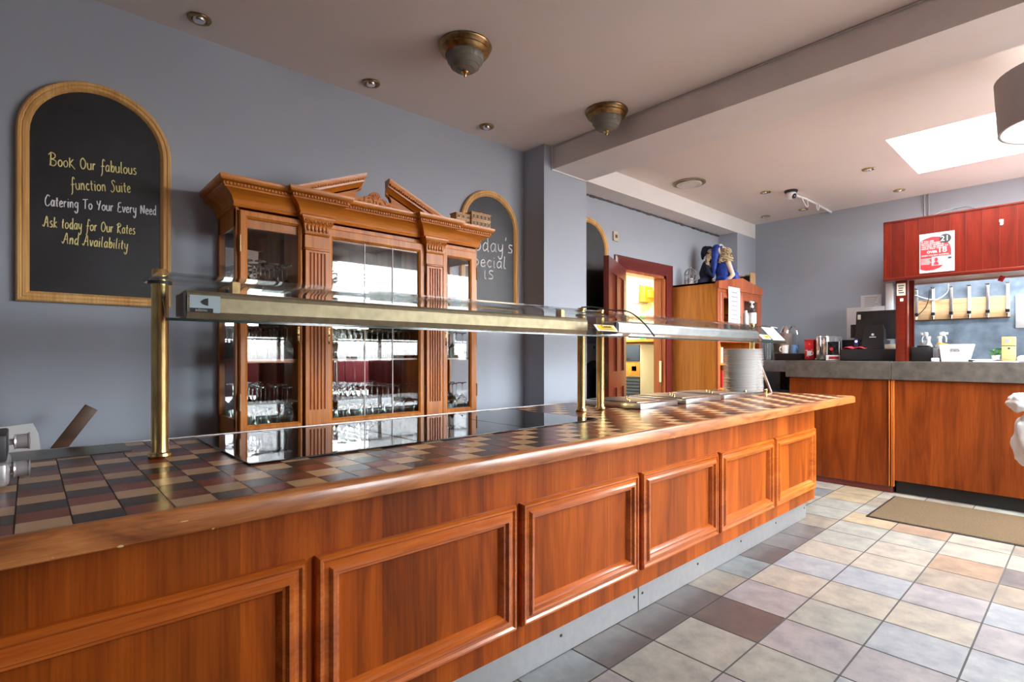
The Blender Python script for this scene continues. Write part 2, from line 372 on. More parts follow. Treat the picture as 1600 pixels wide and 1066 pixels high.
def tag(o, label=None, cat=None, group=None, kind=None):
    if label: o['label'] = label
    if cat: o['category'] = cat
    if group: o['group'] = group
    if kind: o['kind'] = kind
    return o
def thing(name, label, cat, loc, group=None, rz=0):
    o = bpy.data.objects.new(name, None); C.objects.link(o); o.location = loc; o.rotation_euler = (0, 0, rz); o.empty_display_size = .05
    BASE[o.name] = Vector(loc); return tag(o, label, cat, group)
def struct(name, mb, mat, parent=None, **k):
    o = mb.build(name, mat, parent, **k)
    if parent is None: o['kind'] = 'structure'
    return o
def children(o): return [c for c in C.objects if c.parent == o]
def dup(o, loc, label=None, rz=None, sc=None):
    def rec(a, par):
        b = a.copy(); C.objects.link(b); b.parent = par
        for ch in kids.get(a.name, []): rec(ch, b)
        return b
    kids = {}
    for c in C.objects:
        if c.parent: kids.setdefault(c.parent.name, []).append(c)
    b = rec(o, None); b.location = loc
    if label: b['label'] = label
    if rz is not None: b.rotation_euler = (0, 0, rz)
    if sc: b.scale = sc
    return b
def text(name, s_, size, mat, parent, mw, ext=.0006, align='CENTER', bold=0.0):
    c = bpy.data.curves.new('txt', 'FONT'); c.body = s_; c.size = size; c.align_x = align; c.align_y = 'CENTER'; c.extrude = ext; c.offset = bold
    o = bpy.data.objects.new('txt', c); C.objects.link(o)
    dg = bpy.context.evaluated_depsgraph_get(); me = bpy.data.meshes.new_from_object(o.evaluated_get(dg)); bpy.data.objects.remove(o)
    b = bmesh.new(); b.from_mesh(me); bpy.data.meshes.remove(me); bmesh.ops.transform(b, matrix=mw, verts=b.verts)
    mb = MB(); mb.bm.free(); mb.bm = b
    return mb.build(name, mat, parent, smooth=0)
def axes(o, xa, ya, za):                              # matrix with given world axes and origin
    m = Matrix.Identity(4)
    for i, a in enumerate((xa, ya, za)):
        for k in range(3): m[k][i] = a[k]
    for k in range(3): m[k][3] = o[k]
    return m
def catmull(pts, n=6):
    if len(pts) < 3: return [Vector(p) for p in pts]
    P = [Vector(p) for p in pts]; P = [P[0]*2-P[1]]+P+[P[-1]*2-P[-2]]; out = []
    for i in range(1, len(P)-2):
        for k in range(n):
            t = k/n; a, b, c, d = P[i-1], P[i], P[i+1], P[i+2]
            out.append(.5*((2*b)+(c-a)*t+(2*a-5*b+4*c-d)*t*t+(3*b-a-3*c+d)*t**3))
    out.append(P[-2]); return out
fX = lambda x0, sg=1: (lambda a, b, h: (x0+sg*h, a, b))   # plane facing +X: a = y, b = z
fY = lambda y0: (lambda a, b, h: (a, y0-h, b))            # plane facing -Y: a = x, b = z
fZ = lambda z0: (lambda a, b, h: (a, b, z0+h))

# ------------------------------------------------------------------ room shell
XL, YF, YB, ZC = -3.0, 6.52, -2.5, 2.78
fl = MB(); G = .0035
MAP = {-1: 'VSUUUTSUVVTGGYYT', 0: 'GMGGUMCBCGGYGTCC', 1: 'CBMGMGCBCCGPPCTC', 2: 'BMCBMBCMTPCCTCGC', 3: 'MCBBBBMBTVCTCGCC'}
xs0, ys0 = -1.2518, 2.246
cols = list(FLOORC)
bmf = fl.bm; mats_f = ['floor_tile_'+k for k in cols]+['grout']
rnd = random.Random(3)
def quad(x0, x1, y0, y1, z, mi):
    x0 = max(x0, XL-1.9); x1 = min(x1, XR+.12); y0 = max(y0, YB-.12); y1 = min(y1, YF+.12)
    if x1 <= x0 or y1 <= y0: return
    f = bmf.faces.new([bmf.verts.new(v) for v in ((x0, y0, z), (x1, y0, z), (x1, y1, z), (x0, y1, z))]); f.material_index = mi
for k in range(-13, 11):
    for mm in range(-17, 16):
        ch = MAP[k][mm+4] if k in MAP and -4 <= mm < 12 else rnd.choice('CCGBBMVTTS')
        quad(xs0+.303*k+G, xs0+.303*(k+1)-G, ys0+.303*mm+G, ys0+.303*(mm+1)-G, 0, cols.index(ch))
quad(-9, 9, -9, 9, -.002, len(cols))
fl.box((XL-1.9, YB-.12, -.12), (XR+.12, YF+.12, -.01))
struct('floor', fl, mats_f, origin=(0, 0, 0), smooth=0)
c = MB(); t = ZC+.12
c.box((XL-.12, YB-.12, ZC), (XR+.12, SKY_ADDED[2], t)); c.box((XL-.12, SKY[3], ZC), (XR+.12, YF+.12, t))
c.box((XL-.12, SKY_ADDED[2], ZC), (SKY_ADDED[0], SKY_ADDED[3], t)); c.box((SKY_ADDED[1], SKY_ADDED[2], ZC), (XR+.12, SKY_ADDED[3], t)); c.box((XL-.12, SKY_ADDED[3], ZC), (XR+.12, SKY[2], t))
c.box((XL-.12, SKY[2], ZC), (SKY[0], SKY[3], t)); c.box((SKY[1], SKY[2], ZC), (XR+.12, SKY[3], t))
struct('ceiling', c, 'ceiling_paint', smooth=0)
z1 = 3.25
for i, K in enumerate((SKY, SKY_ADDED)):  # second shaft belongs to the added skylight, out of view
    c = MB(); e_ = .07
    for a, b in (((K[0]-e_, K[2]-e_, t), (K[0], K[3]+e_, z1)), ((K[1], K[2]-e_, t), (K[1]+e_, K[3]+e_, z1)), ((K[0], K[2]-e_, t), (K[1], K[2], z1)), ((K[0], K[3], t), (K[1], K[3]+e_, z1))): c.box(a, b)
    sk = struct('window_%d' % (4+i), c, 'white_paint', smooth=0)
    struct('pane', MB().box((K[0]-.04, K[2]-.04, z1+.002), (K[1]+.04, K[3]+.04, z1+.008)), 'pane_glass', sk)
w = MB(); D0, D1, DZ = 4.12, 4.88, 2.016
w.box((XL-.12, YB-.12, 0), (XL, D0, ZC)); w.box((XL-.12, D1, 0), (XL, YF+.12, ZC)); w.box((XL-.12, D0, DZ), (XL, D1, ZC))
struct('wall_left', w, 'wall_paint', smooth=0)
struct('wall_far', MB().box((XL-.12, YF, 0), (XR+.12, YF+.12, ZC)), 'wall_paint', smooth=0)
struct('wall_back', MB().box((XL-.12, YB-.12, 0), (XR+.12, YB, ZC)), 'wall_paint', smooth=0)
w = MB(); py = YB
for a, b, WZ0, WZ1 in WINDOWS:
    w.box((XR, py, 0), (XR+.12, a, ZC)); w.box((XR, a, 0), (XR+.12, b, WZ0)); w.box((XR, a, WZ1), (XR+.12, b, ZC)); py = b
w.box((XR, py, 0), (XR+.12, YF, ZC))
struct('wall_right', w, 'white_paint', smooth=0)
for i, (a, b, WZ0, WZ1) in enumerate(WINDOWS):
    q = MB(); q.frame(lambda y, z, h: (XR+.05-h, y, z), a, b, WZ0, WZ1, [(0, 0), (0, .05), (.05, .05), (.05, 0), (0, 0)])
    q.box((XR+.01, a+.05, 1.80), (XR+.05, b-.05, 1.84)); q.box((XR+.01, (a+b)/2-.02, WZ0+.05), (XR+.05, (a+b)/2+.02, 1.80))
    o = struct('window_%d' % (i+1), q, 'white_plastic', smooth=0)
    struct('pane', MB().box((XR+.052, a, WZ0), (XR+.058, b, WZ1)), 'pane_glass', o)
PY0, PY1, PX = 2.85, 3.34, -2.776
struct('trim_1', MB().box((XL, PY0, 0), (PX, PY1, ZC)), 'wall_paint', smooth=0)
struct('trim_2', MB().box((XL, 6.03, 0), (PX, YF, 2.61)), 'wall_paint', smooth=0)
struct('trim_3', MB().box((PX, 2.94, 2.61), (XR, PY1, ZC)), 'beam_paint', smooth=0)
struct('trim_4', MB().box((XL, PY1, 2.612), (PX-.004, YF, ZC)), 'white_paint', smooth=0)
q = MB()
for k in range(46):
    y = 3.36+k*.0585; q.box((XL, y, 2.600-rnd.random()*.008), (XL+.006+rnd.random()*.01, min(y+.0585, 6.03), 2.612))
struct('trim_5', q, 'dark_strip', smooth=0)  # ragged dark strip where the wall meets the bulkhead
# rear kitchen seen through the doorway
kw = MB(); kw.box((-4.9, 3.4, 0), (-4.8, 6.2, 2.7)); struct('wall_kitchen_left', kw, 'cream_wall', smooth=0)
struct('wall_kitchen_far', MB().box((-4.8, 6.1, 0), (XL-.12, 6.2, 2.7)), 'cream_wall', smooth=0)
struct('wall_kitchen_near', MB().box((-4.8, 3.4, 0), (XL-.12, 3.5, 2.7)), 'cream_wall', smooth=0)
struct('ceiling_kitchen', MB().box((-4.9, 3.4, 2.7), (XL-.12, 6.2, 2.78)), 'cream_wall', smooth=0)

# door: lining, architrave and the leaf swung out into the room
q = MB(); AW = .115; pf = [(0, 0), (0, .018), (.02, .026), (.05, .022), (.085, .014), (AW, .012), (AW, 0)]
for (pa, pb, n_) in (((D0, 0), (D0, DZ), -1), ((D1, 0), (D1, DZ), 1)):
    q.rings([[(XL+h, pa[0]+n_*(AW-w_), 0), (XL+h, pa[0]+n_*(AW-w_), DZ+(AW-w_))] for w_, h in pf], closed=False)
q.rings([[(XL+h, D0-(AW-w_), DZ+(AW-w_)), (XL+h, D1+(AW-w_), DZ+(AW-w_))] for w_, h in pf], closed=False)
dr = struct('door_1', q, 'maroon_gloss', origin=((XL, D0, 0)), smooth=40)
q = MB(); q.box((XL-.12, D0, 0), (XL, D0+.03, DZ)); q.box((XL-.12, D1-.03, 0), (XL, D1, DZ)); q.box((XL-.12, D0, DZ-.03), (XL, D1, DZ)); q.box((XL-.07, D1-.045, 0), (XL-.03, D1-.03, DZ-.03))
struct('lining', q, 'cabinet_front', dr, smooth=0)
struct('strike_plate', MB().box((XL-.045, D1-.047, .92), (XL-.02, D1-.045, 1.14)), 'steel', dr)
hx, hy = XL+.02, D0+.01; dv = Vector((-2.665-hx, 3.455-hy, 0)); LW = dv.length; dv.normalize(); nv = Vector((-dv.y, dv.x, 0))
DM = axes((hx, hy, 0), dv, nv, (0, 0, 1))           # local x along the leaf, y across its thickness
def dbox(mb, x0, x1, y0, y1, z0, z1, bev=0):
    t_ = MB().box((x0, y0, z0), (x1, y1, z1), bev).bm; return mb.merge(t_, DM)
q = MB()
for (x0, x1, z0, z1) in ((0, .11, .01, DZ-.01), (LW-.11, LW, .01, DZ-.01), (.11, LW-.11, .01, .22), (.11, LW-.11, .92, 1.06), (.11, LW-.11, DZ-.13, DZ-.01), (LW/2-.05, LW/2+.05, .22, .92), (LW/2-.05, LW/2+.05, 1.06, DZ-.13)):
    dbox(q, x0, x1, -.022, .022, z0, z1)
leaf = struct('leaf', q, 'door_wood', dr, smooth=0)
q = MB()
for x0, x1 in ((.11, LW/2-.05), (LW/2+.05, LW-.11)):
    for z0, z1 in ((.22, .92), (1.06, DZ-.13)): dbox(q, x0, x1, -.008, .008, z0, z1)
struct('panel', q, 'door_wood', leaf, smooth=0)
q = MB(); dbox(q, LW, LW+.002, -.012, .012, .93, 1.13); struct('lock_plate', q, 'brass_old', leaf)
q = MB(); q.merge(MB().tube([(LW-.06, -.022, 1.04), (LW-.06, -.06, 1.04), (LW-.16, -.065, 1.04)], .009).bm, DM); struct('handle', q, 'brass', leaf)
# dark mark board (far chalkboard) and conduits
q = MB(); q.tube([(PX+.006, 2.93, 2.775), (PX+.006, 2.93, 2.605), (PX+.006, PY1-.01, 2.602)], .007, 6)
tag(q.build('cable_conduit', 'white_plastic'), 'short white cable bent round the corner of pillar and beam', 'cable')
q = MB(); q.tube([(PX+.02, 2.934, 2.772), (-1.0, 2.934, 2.774), (1.88, 2.934, 2.771)], .006, 6)
tag(q.build('cable', 'dirty_white'), 'long thin off-white cable running along the top of the ceiling beam', 'cable')
q = MB(); q.tube([(-1.135, YF-.008, ZC), (-1.13, YF-.008, 2.2)], .007, 6); q.tube([(-1.10, YF-.008, ZC), (-1.10, YF-.008, 2.2)], .006, 6)
tag(q.build('wall_trunking', 'grey_metal'), 'pair of grey cable runs on the far wall above red canopy', 'cable')
q = MB(); q.tube(catmull([(-.99, 5.75, 2.372), (-.93, 5.78, 2.41), (-.82, 5.8, 2.44), (-.70, 5.78, 2.43), (-.66, 5.74, 2.372)]), .004, 6)
tag(q.build('cable', 'black_plastic'), 'thin black cable looping above the top of the red canopy', 'cable')

# ------------------------------------------------------------------ serving counter
BX, BY0, BY1, ZT = -1.395, -.95, 4.28, .87
sc = thing('serving_counter', 'long cherry-veneered serving counter with framed front panels and metal kickplate', 'counter', (-1.9, 1.7, 0))
MB().box((-2.40, BY0, .147), (BX, BY1, .815)).build('body', 'cherry', sc, smooth=0)
PROF = [(0, 0), (0, .010), (.006, .016), (.012, .016), (.018, .012), (.028, .014), (.036, .020), (.044, .020), (.050, .013), (.056, .012), (.062, .006), (.066, 0)]
for i in range(7):
    y0 = -.925+i*.7427
    if y0 > 3.9: continue
    ob = MB().frame(fX(BX), y0, y0+.715, .228, .668, [(w_*1.08, h_*1.55) for w_, h_ in PROF]).build('panel_moulding', 'cherry_rail', sc, smooth=25)
    ob['label'] = 'mitred rectangular moulding'
for y0, y1 in ((BY0, 2.105), (2.112, 4.24)):
    q = MB().box((-1.46, y0, 0.002), (-1.44, y1, .146)); k_ = q.build('kickplate', 'kick_metal', sc, smooth=0)
    n_ = 7 if y0 < 0 else 5
    for j in range(n_):
        y = y1-.03-j*(y1-y0-.06)/(n_-1)
        MB().cyl((-1.44, y, .078), .006, .003, 'X', 10).build('screw', 'dark_grey', k_)
MB().box((-2.38, BY0, 0.002), (-1.48, BY1-.05, .146)).build('plinth', 'black_plastic', sc, smooth=0)
ct = thing('countertop', 'brown, red and tan checked tile countertop with thick wooden front edge', 'countertop', (-1.9, 1.9, .817))
MB().box((-2.458, BY0-.05, .82), (-1.334, 4.90, ZT)).build('tiled_surface', 'counter_tiles', ct, smooth=0)
q = MB(); nose = [(0, .817), (.026, .817), (.029, .820), (.029, .858), (.025, .866), (.016, .871), (.008, .872), (0, .872)]
q.rings([[(-1.334+o, BY0-.05, z), (-1.334+o, 4.90+o, z)] for o, z in nose], closed=False)
q.rings([[(-1.334+o, 4.90+o, z), (-2.458, 4.90+o, z)] for o, z in nose], closed=False)
q.build('wood_edging', 'nosing_wood', ct, smooth=40)
for y, z, w_, h_ in ((.135, .8195, .012, .006), (.245, .846, .020, .003), (.033, .823, .005, .003), (.30, .8185, .006, .004), (.95, .853, .010, .002), (2.2, .8195, .014, .005)):
    MB().ball((-1.3055, y, z), 1, 8, (.0012, w_/2, h_/2)).build('worn_chip', 'pine_pale', ct)
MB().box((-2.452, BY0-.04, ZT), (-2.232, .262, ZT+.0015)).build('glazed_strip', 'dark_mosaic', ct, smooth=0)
MB().box((-2.464, BY0-.05, .82), (-2.458, 4.92, .872)).build('rear_edge_strip', 'steel_brushed', ct)
for i, (a, b) in enumerate(((.487, 1.078), (1.082, 1.646), (1.65, 2.14))):
    lab = ['black ceramic glass hot plate nearest the thick brass post', 'middle black ceramic glass hot plate in the tiled counter', 'black ceramic glass hot plate nearest the twin brass posts'][i]
    tag(MB().box((-2.372, a, ZT+.001), (-1.70, b, ZT+.006), .002).build('hot_plate', 'hob_glass', smooth=0), lab, 'hot plate', 'glass hot plates set in the counter')

# ------------------------------------------------------------------ brass heated gantries
def gantry(y0, y1, posts, ty0, ty1, lab, mat_t, signs):
    g_ = thing('heated_gantry', lab, 'gantry', (-2.02, (y0+y1)/2, ZT), 'heated gantries on the counter')
    for y, r_ in posts:
        b_ = MB().lathe([(0, .0), (.032, 0), (.034, .006), (.032, .014), (.026, .018), (.0245, .03), (.0240, .545), (.0255, .55), (.0255, .57), (0, .572)], (-2.03, y, ZT+.001), seg=28).build('post', 'brass', g_)
        MB().lathe([(.0245, .0), (.034, 0), (.034, .01), (.0245, .01)], (-2.03, y, ZT+.558), seg=24).build('clamp_ring', 'dark_grey', b_)
        MB().lathe([(0, .024), (.020, .024), (.023, .018), (.023, 0), (0, 0)], (-2.03, y, ZT+.582), seg=24).build('cap', 'brass', b_)
    MB().box((-2.15, y0, ZT+.572), (-1.88, y1, ZT+.581), .002).build('glass_shelf', 'gantry_glass', g_)
    tf = [(-1.882, 1.437), (-1.852, 1.418), (-1.768, 1.325), (-1.760, 1.306)]
    v_ = MB(); v_.rings([[(x, y0, z) for x, z in tf]+[(x-.006, y0, z-.006) for x, z in tf[::-1]], [(x, y1, z) for x, z in tf]+[(x-.006, y1, z-.006) for x, z in tf[::-1]]], cap0=True, cap1=True)
    v_.build('glass_visor', 'gantry_glass', g_)
    MB().box((-1.772, y0, 1.298), (-1.762, y1, 1.306)).build('visor_edge', 'green_edge', g_)
    tp = [(-1.985, 1.315), (-1.985, 1.385), (-1.970, 1.400), (-1.90, 1.402), (-1.882, 1.392), (-1.875, 1.380), (-1.875, 1.335), (-1.890, 1.313), (-1.90, 1.311), (-1.905, 1.318), (-1.965, 1.318)]
    t_ = MB(); t_.rings([[(x, ty0, z) for x, z in tp], [(x, ty1, z) for x, z in tp]], cap0=True, cap1=True); tr = t_.build('heat_trough', mat_t, g_, smooth=24)
    for yy in (ty0-.012, ty1): MB().box((-1.982, yy, 1.322), (-1.882, yy+.012, 1.392), .003).build('end_cap', 'dark_grey', tr)
    for yy in (ty0+.15, ty1-.15): MB().box((-1.96, yy-.012, 1.40), (-1.92, yy+.012, ZT+.572)).build('hanger', 'brass_old', tr)
    return g_
def on_visor(y, t_):                                  # point on the sloping visor, t 0 top .. 1 bottom
    a, b = Vector((-1.852, 0, 1.418)), Vector((-1.768, 0, 1.325)); p_ = a.lerp(b, t_); return Vector((p_.x+.002, y, p_.z+.002))
vd = Vector((-1.768+1.852, 0, 1.325-1.418)).normalized(); vn = Vector((-vd.z, 0, vd.x)); vn = vn if vn.x > 0 else -vn
def sticker(name, g_, y0, y1, t0, t1, mat, off=.001):
    q = MB(); A = [on_visor(y0, t0), on_visor(y1, t0), on_visor(y1, t1), on_visor(y0, t1)]
    q.add([p_+vn*off for p_ in A]+[p_+vn*(off+.001) for p_ in A], [(0, 1, 2, 3), (7, 6, 5, 4), (0, 4, 5, 1), (1, 5, 6, 2), (2, 6, 7, 3), (3, 7, 4, 0)])
    return q.build(name, mat, g_, smooth=0)
g1 = gantry(.285, 2.43, [(.313, 0), (2.397, 0)], .36, 2.265, 'brass heated gantry nearest, over the black glass hot plates', 'brass_dull', 1)
g2 = gantry(2.50, 4.74, [(2.575, 0), (4.70, 0)], 2.55, 4.47, 'brass and silver heated gantry beyond, over the metal trays and plates', 'steel_brushed', 2)
s1 = sticker('warning_sign', g1, 2.22, 2.395, .62, 1.0, 'paper'); y_ = sticker('sign_panel', s1, 2.24, 2.375, .66, .96, 'yellow_sign', .003)
def vtext(s_, size, y, t_, par, mat='ink_black', off=.006):
    return text('lettering', s_, size, mat, par, axes(on_visor(y, t_)+vn*off, (0, 1, 0), -vd, vn))
vtext('Caution', .026, 2.31, .76, s1); sticker('print_line', s1, 2.27, 2.355, .88, .91, 'ink_grey', .006)
s2 = sticker('warning_sign', g2, 4.28, 4.44, .62, 1.0, 'paper'); sticker('sign_panel', s2, 4.33, 4.43, .66, .96, 'yellow_sign', .003)
vtext('Caution', .02, 4.38, .8, s2)
pn = sticker('paper_notice', g2, 4.47, 4.71, -.1, 1.05, 'paper')
for k in range(6): sticker('print_line', pn, 4.51, 4.60+.08*rnd.random(), .08+k*.15, .11+k*.15, 'ink_grey', .003)
s3 = MB().box((-1.874, .365, 1.333), (-1.872, .45, 1.386)).build('maker_label', 'label_blue', g1)
q = MB(); q.prism([(.395, 1.366), (.403, 1.374), (.416, 1.378), (.416, 1.354), (.403, 1.358)], fX(-1.872), 0, .002); q.build('label_mark', 'ink_black', s3)
MB().box((-1.872, .366, 1.333), (-1.871, .43, 1.346)).build('label_strip', 'ink_black', s3)
text('lettering', 'ademc', .013, 'paper', s3, axes((-1.8695, .397, 1.340), (0, 1, 0), (0, 0, 1), (1, 0, 0)))
q = MB(); q.tube(catmull([(-2.03, 2.397, 1.479), (-2.0, 2.46, 1.484), (-1.94, 2.56, 1.468), (-1.88, 2.66, 1.458), (-1.80, 2.70, 1.385), (-1.745, 2.72, 1.31)]), .0045, 7)
tag(q.build('power_cord', 'black_plastic'), 'black power cord drooping between the two glass gantries', 'cord', None)

# ------------------------------------------------------------------ serving trays, plates and small things on the counter
for i, (a, b, x0) in enumerate(((2.72, 3.14, -2.30), (3.25, 3.735, -2.30), (3.79, 4.22, -2.28))):
    t_ = thing('bain_marie_lid', ['flat steel bain-marie lid nearest the twin brass posts', 'middle flat steel bain-marie lid of three', 'flat steel bain-marie lid next to the plate stack'][i], 'lid', (-2.07, (a+b)/2, ZT+.001), 'bain-marie lids on the counter')
    MB().box((x0, a, ZT+.001), (-1.84, b, ZT+.034), .003).build('body', 'steel', t_)
    MB().box((x0+.02, a+.05, ZT+.034), (-1.90, b-.12, ZT+.040), .002).build('top_panel', 'tray_top', t_)
    for k in range(3):
        MB().lathe([(0, 0), (.006, 0), (.004, .012), (.006, .018), (0, .022)], (-1.98-k*.06, a+.08+k*.07, ZT+.040), seg=10).build('peg', 'brass', t_)
for x, y, lb in ((-1.90, 4.268, 'small brass stud in front of the plate stack'), (-1.855, 4.56, 'small brass stud right of the plate stack')):
    tag(MB().lathe([(0, 0), (.014, 0), (.010, .006), (.009, .03), (.013, .036), (.011, .046), (0, .048)], (x, y, ZT+.001), seg=14).build('brass_stud', 'brass'), lb, 'stud', 'brass studs on the counter')
PL = (-2.0, 4.45)
tag(MB().box((-2.17, 4.285, ZT+.001), (-1.88, 4.62, ZT+.010), .003).build('steel_tray', 'steel'), 'thin steel tray under the tall stack of plates', 'tray')
pm = MB().lathe([(0, .004), (.085, .004), (.092, 0), (.096, .004), (.118, .012), (.158, .0215), (.160, .0235), (.157, .0245), (.116, .016), (.092, .008), (0, .008)], (0, 0, 0), seg=40)
pl = pm.build('dinner_plate', 'white_ceramic', local=True)
tag(pl, 'white dinner plate in the tall stack under the far gantry', 'plate', 'dinner plates in the tall stack')
NP = 28
for k in range(NP):
    o = pl if k == 0 else pl.copy()
    if k: C.objects.link(o)
    o.location = (PL[0]+rnd.uniform(-.003, .003), PL[1]+rnd.uniform(-.003, .003), ZT+.0105+k*.0128)
pl['label'] = 'lowest white dinner plate, on the steel tray'
o['label'] = 'topmost white dinner plate of the tall stack, fully visible'
q = MB(); q.tube([(-1.95, 4.90, ZT+.002), (-1.995, 4.735, 1.17)], .011, 12)
tag(q.build('metal_tube', 'steel'), 'thin steel tube leaning by the gantry post behind plates', 'tube')
# sanitiser bottles on the far gantry shelf
ZG = ZT+.582
b_ = thing('sanitiser_bottle', 'clear pump sanitiser bottle with blue and white label on glass gantry shelf', 'bottle', (-1.99, 4.60, ZG))
MB().lathe([(0, 0), (.032, 0), (.035, .004), (.035, .12), (.03, .135), (.013, .147), (.013, .155), (0, .155)], (-1.99, 4.60, ZG), seg=22).build('bottle_body', 'clear_plastic', b_)
MB().lathe([(.0352, .02), (.0356, .02), (.0356, .11), (.0352, .11)], (-1.99, 4.60, ZG), seg=22).build('bottle_label', 'paper', b_)
q = MB().cyl((-1.99, 4.60, ZG+.155), .015, .018, seg=14); q.cyl((-1.99, 4.60, ZG+.173), .005, .025, seg=8); q.box((-2.0, 4.565, ZG+.195), (-1.98, 4.625, ZG+.208), .004); q.build('pump_head', 'white_plastic', b_)
for k in range(3): MB().box((-1.9535, 4.585, ZG+.04+k*.025), (-1.9525, 4.61, ZG+.05+k*.025)).build('label_mark', 'blue_ceramic', b_)
b_ = thing('sanitiser_bottle', 'small white bottle beside the pump sanitiser on glass shelf', 'bottle', (-2.0, 4.50, ZG))
MB().lathe([(0, 0), (.022, 0), (.025, .003), (.025, .085), (.018, .1), (.011, .105), (0, .105)], (-2.0, 4.50, ZG), seg=18).build('bottle_body', 'dirty_white', b_)
MB().cyl((-2.0, 4.50, ZG+.105), .013, .02, seg=14).build('cap', 'white_plastic', b_)
# silver appliance at the near left end
ap = thing('portable_cooker', 'silver and black portable cooker with two round knobs at counter end', 'cooker', (-1.9, -.2, ZT+.001))
MB().box((-2.0, -.42, ZT+.004), (-1.80, -.035, ZT+.066), .014, 3).build('silver_base', 'silver_plastic', ap)
MB().box((-1.995, -.42, ZT+.066), (-1.81, -.04, ZT+.132), .005).build('black_top', 'dark_grey', ap)
for x, z in ((-1.94, ZT+.099), (-1.85, ZT+.040)):
    MB().lathe([(0, 0), (.008, 0), (.008, .008), (.021, .010), (.019, .014), (.020, .036), (.0225, .038), (.0225, .041), (0, .042)], (x, -.038, z), 'Y', 22).build('knob', 'silver_plastic', ap)
# things behind the counter at the left: a white moulded panel and a dark batten on a low shelf unit
st = thing('low_shelf_unit', 'low dark shelf unit behind the counter under chalkboard', 'shelf', (-2.72, 0, 0))
MB().box((-2.93, -.75, .78), (-2.56, .40, .80)).build('top_board', 'dark_board', st)
for y in (-.74, .38): MB().box((-2.92, y, 0.002), (-2.57, y+.02, .78)).build('side_panel', 'dark_board', st)
q = MB(); q.rings([[(-2.72+h, y, z) for y, z in ((-.6, .80), (.03, .80), (.034, .84), (.028, .90), (.012, .942), (-.3, .915), (-.6, .88))] for h in (0, .012)], cap0=True, cap1=True)
tag(q.build('plastic_sheet', 'white_plastic'), 'white moulded plastic sheet standing upright behind the silver cooker', 'sheet')
q = MB(); q.box((-.015, -.022, 0), (.015, .022, .22), .002)
bt = q.build('wooden_batten', 'dark_board', local=True); bt.location = (-2.69, .065, .808); bt.rotation_euler = (R(-33), 0, 0)
tag(bt, 'dark brown batten leaning diagonally behind the counter', 'batten')

# ------------------------------------------------------------------ arched chalkboards
def arch(y0, y1, z0, ztop, w, n=22):
    r_ = (y1-y0)/2-w; cy = (y0+y1)/2; zs = ztop-(y1-y0)/2
    pts = [(y0+w, z0+w), (y1-w, z0+w)]
    return pts+[(cy+r_*math.cos(math.pi*k/n), zs+r_*math.sin(math.pi*k/n)) for k in range(n+1)]
def chalkboard(y0, y1, z0, zt, lab):
    t_ = thing('chalkboard', lab, 'chalkboard', (XL+.002, (y0+y1)/2, z0), 'arched chalkboards on the left wall')
    q = MB(); q.rings([[(XL+.002+h, a, b) for a, b in arch(y0, y1, z0, zt, w_)] for w_, h in ((0, 0), (0, .020), (.006, .026), (.014, .026), (.018, .022), (.022, .025), (.031, .025), (.035, .020), (.040, .016), (.044, .008), (.044, 0))])
    q.build('frame', 'pine', t_, smooth=30)
    q = MB(); q.prism(arch(y0, y1, z0, zt, .04), fX(XL+.002), .001, .010); q.build('slate_board', 'slate', t_, smooth=0)
    return t_
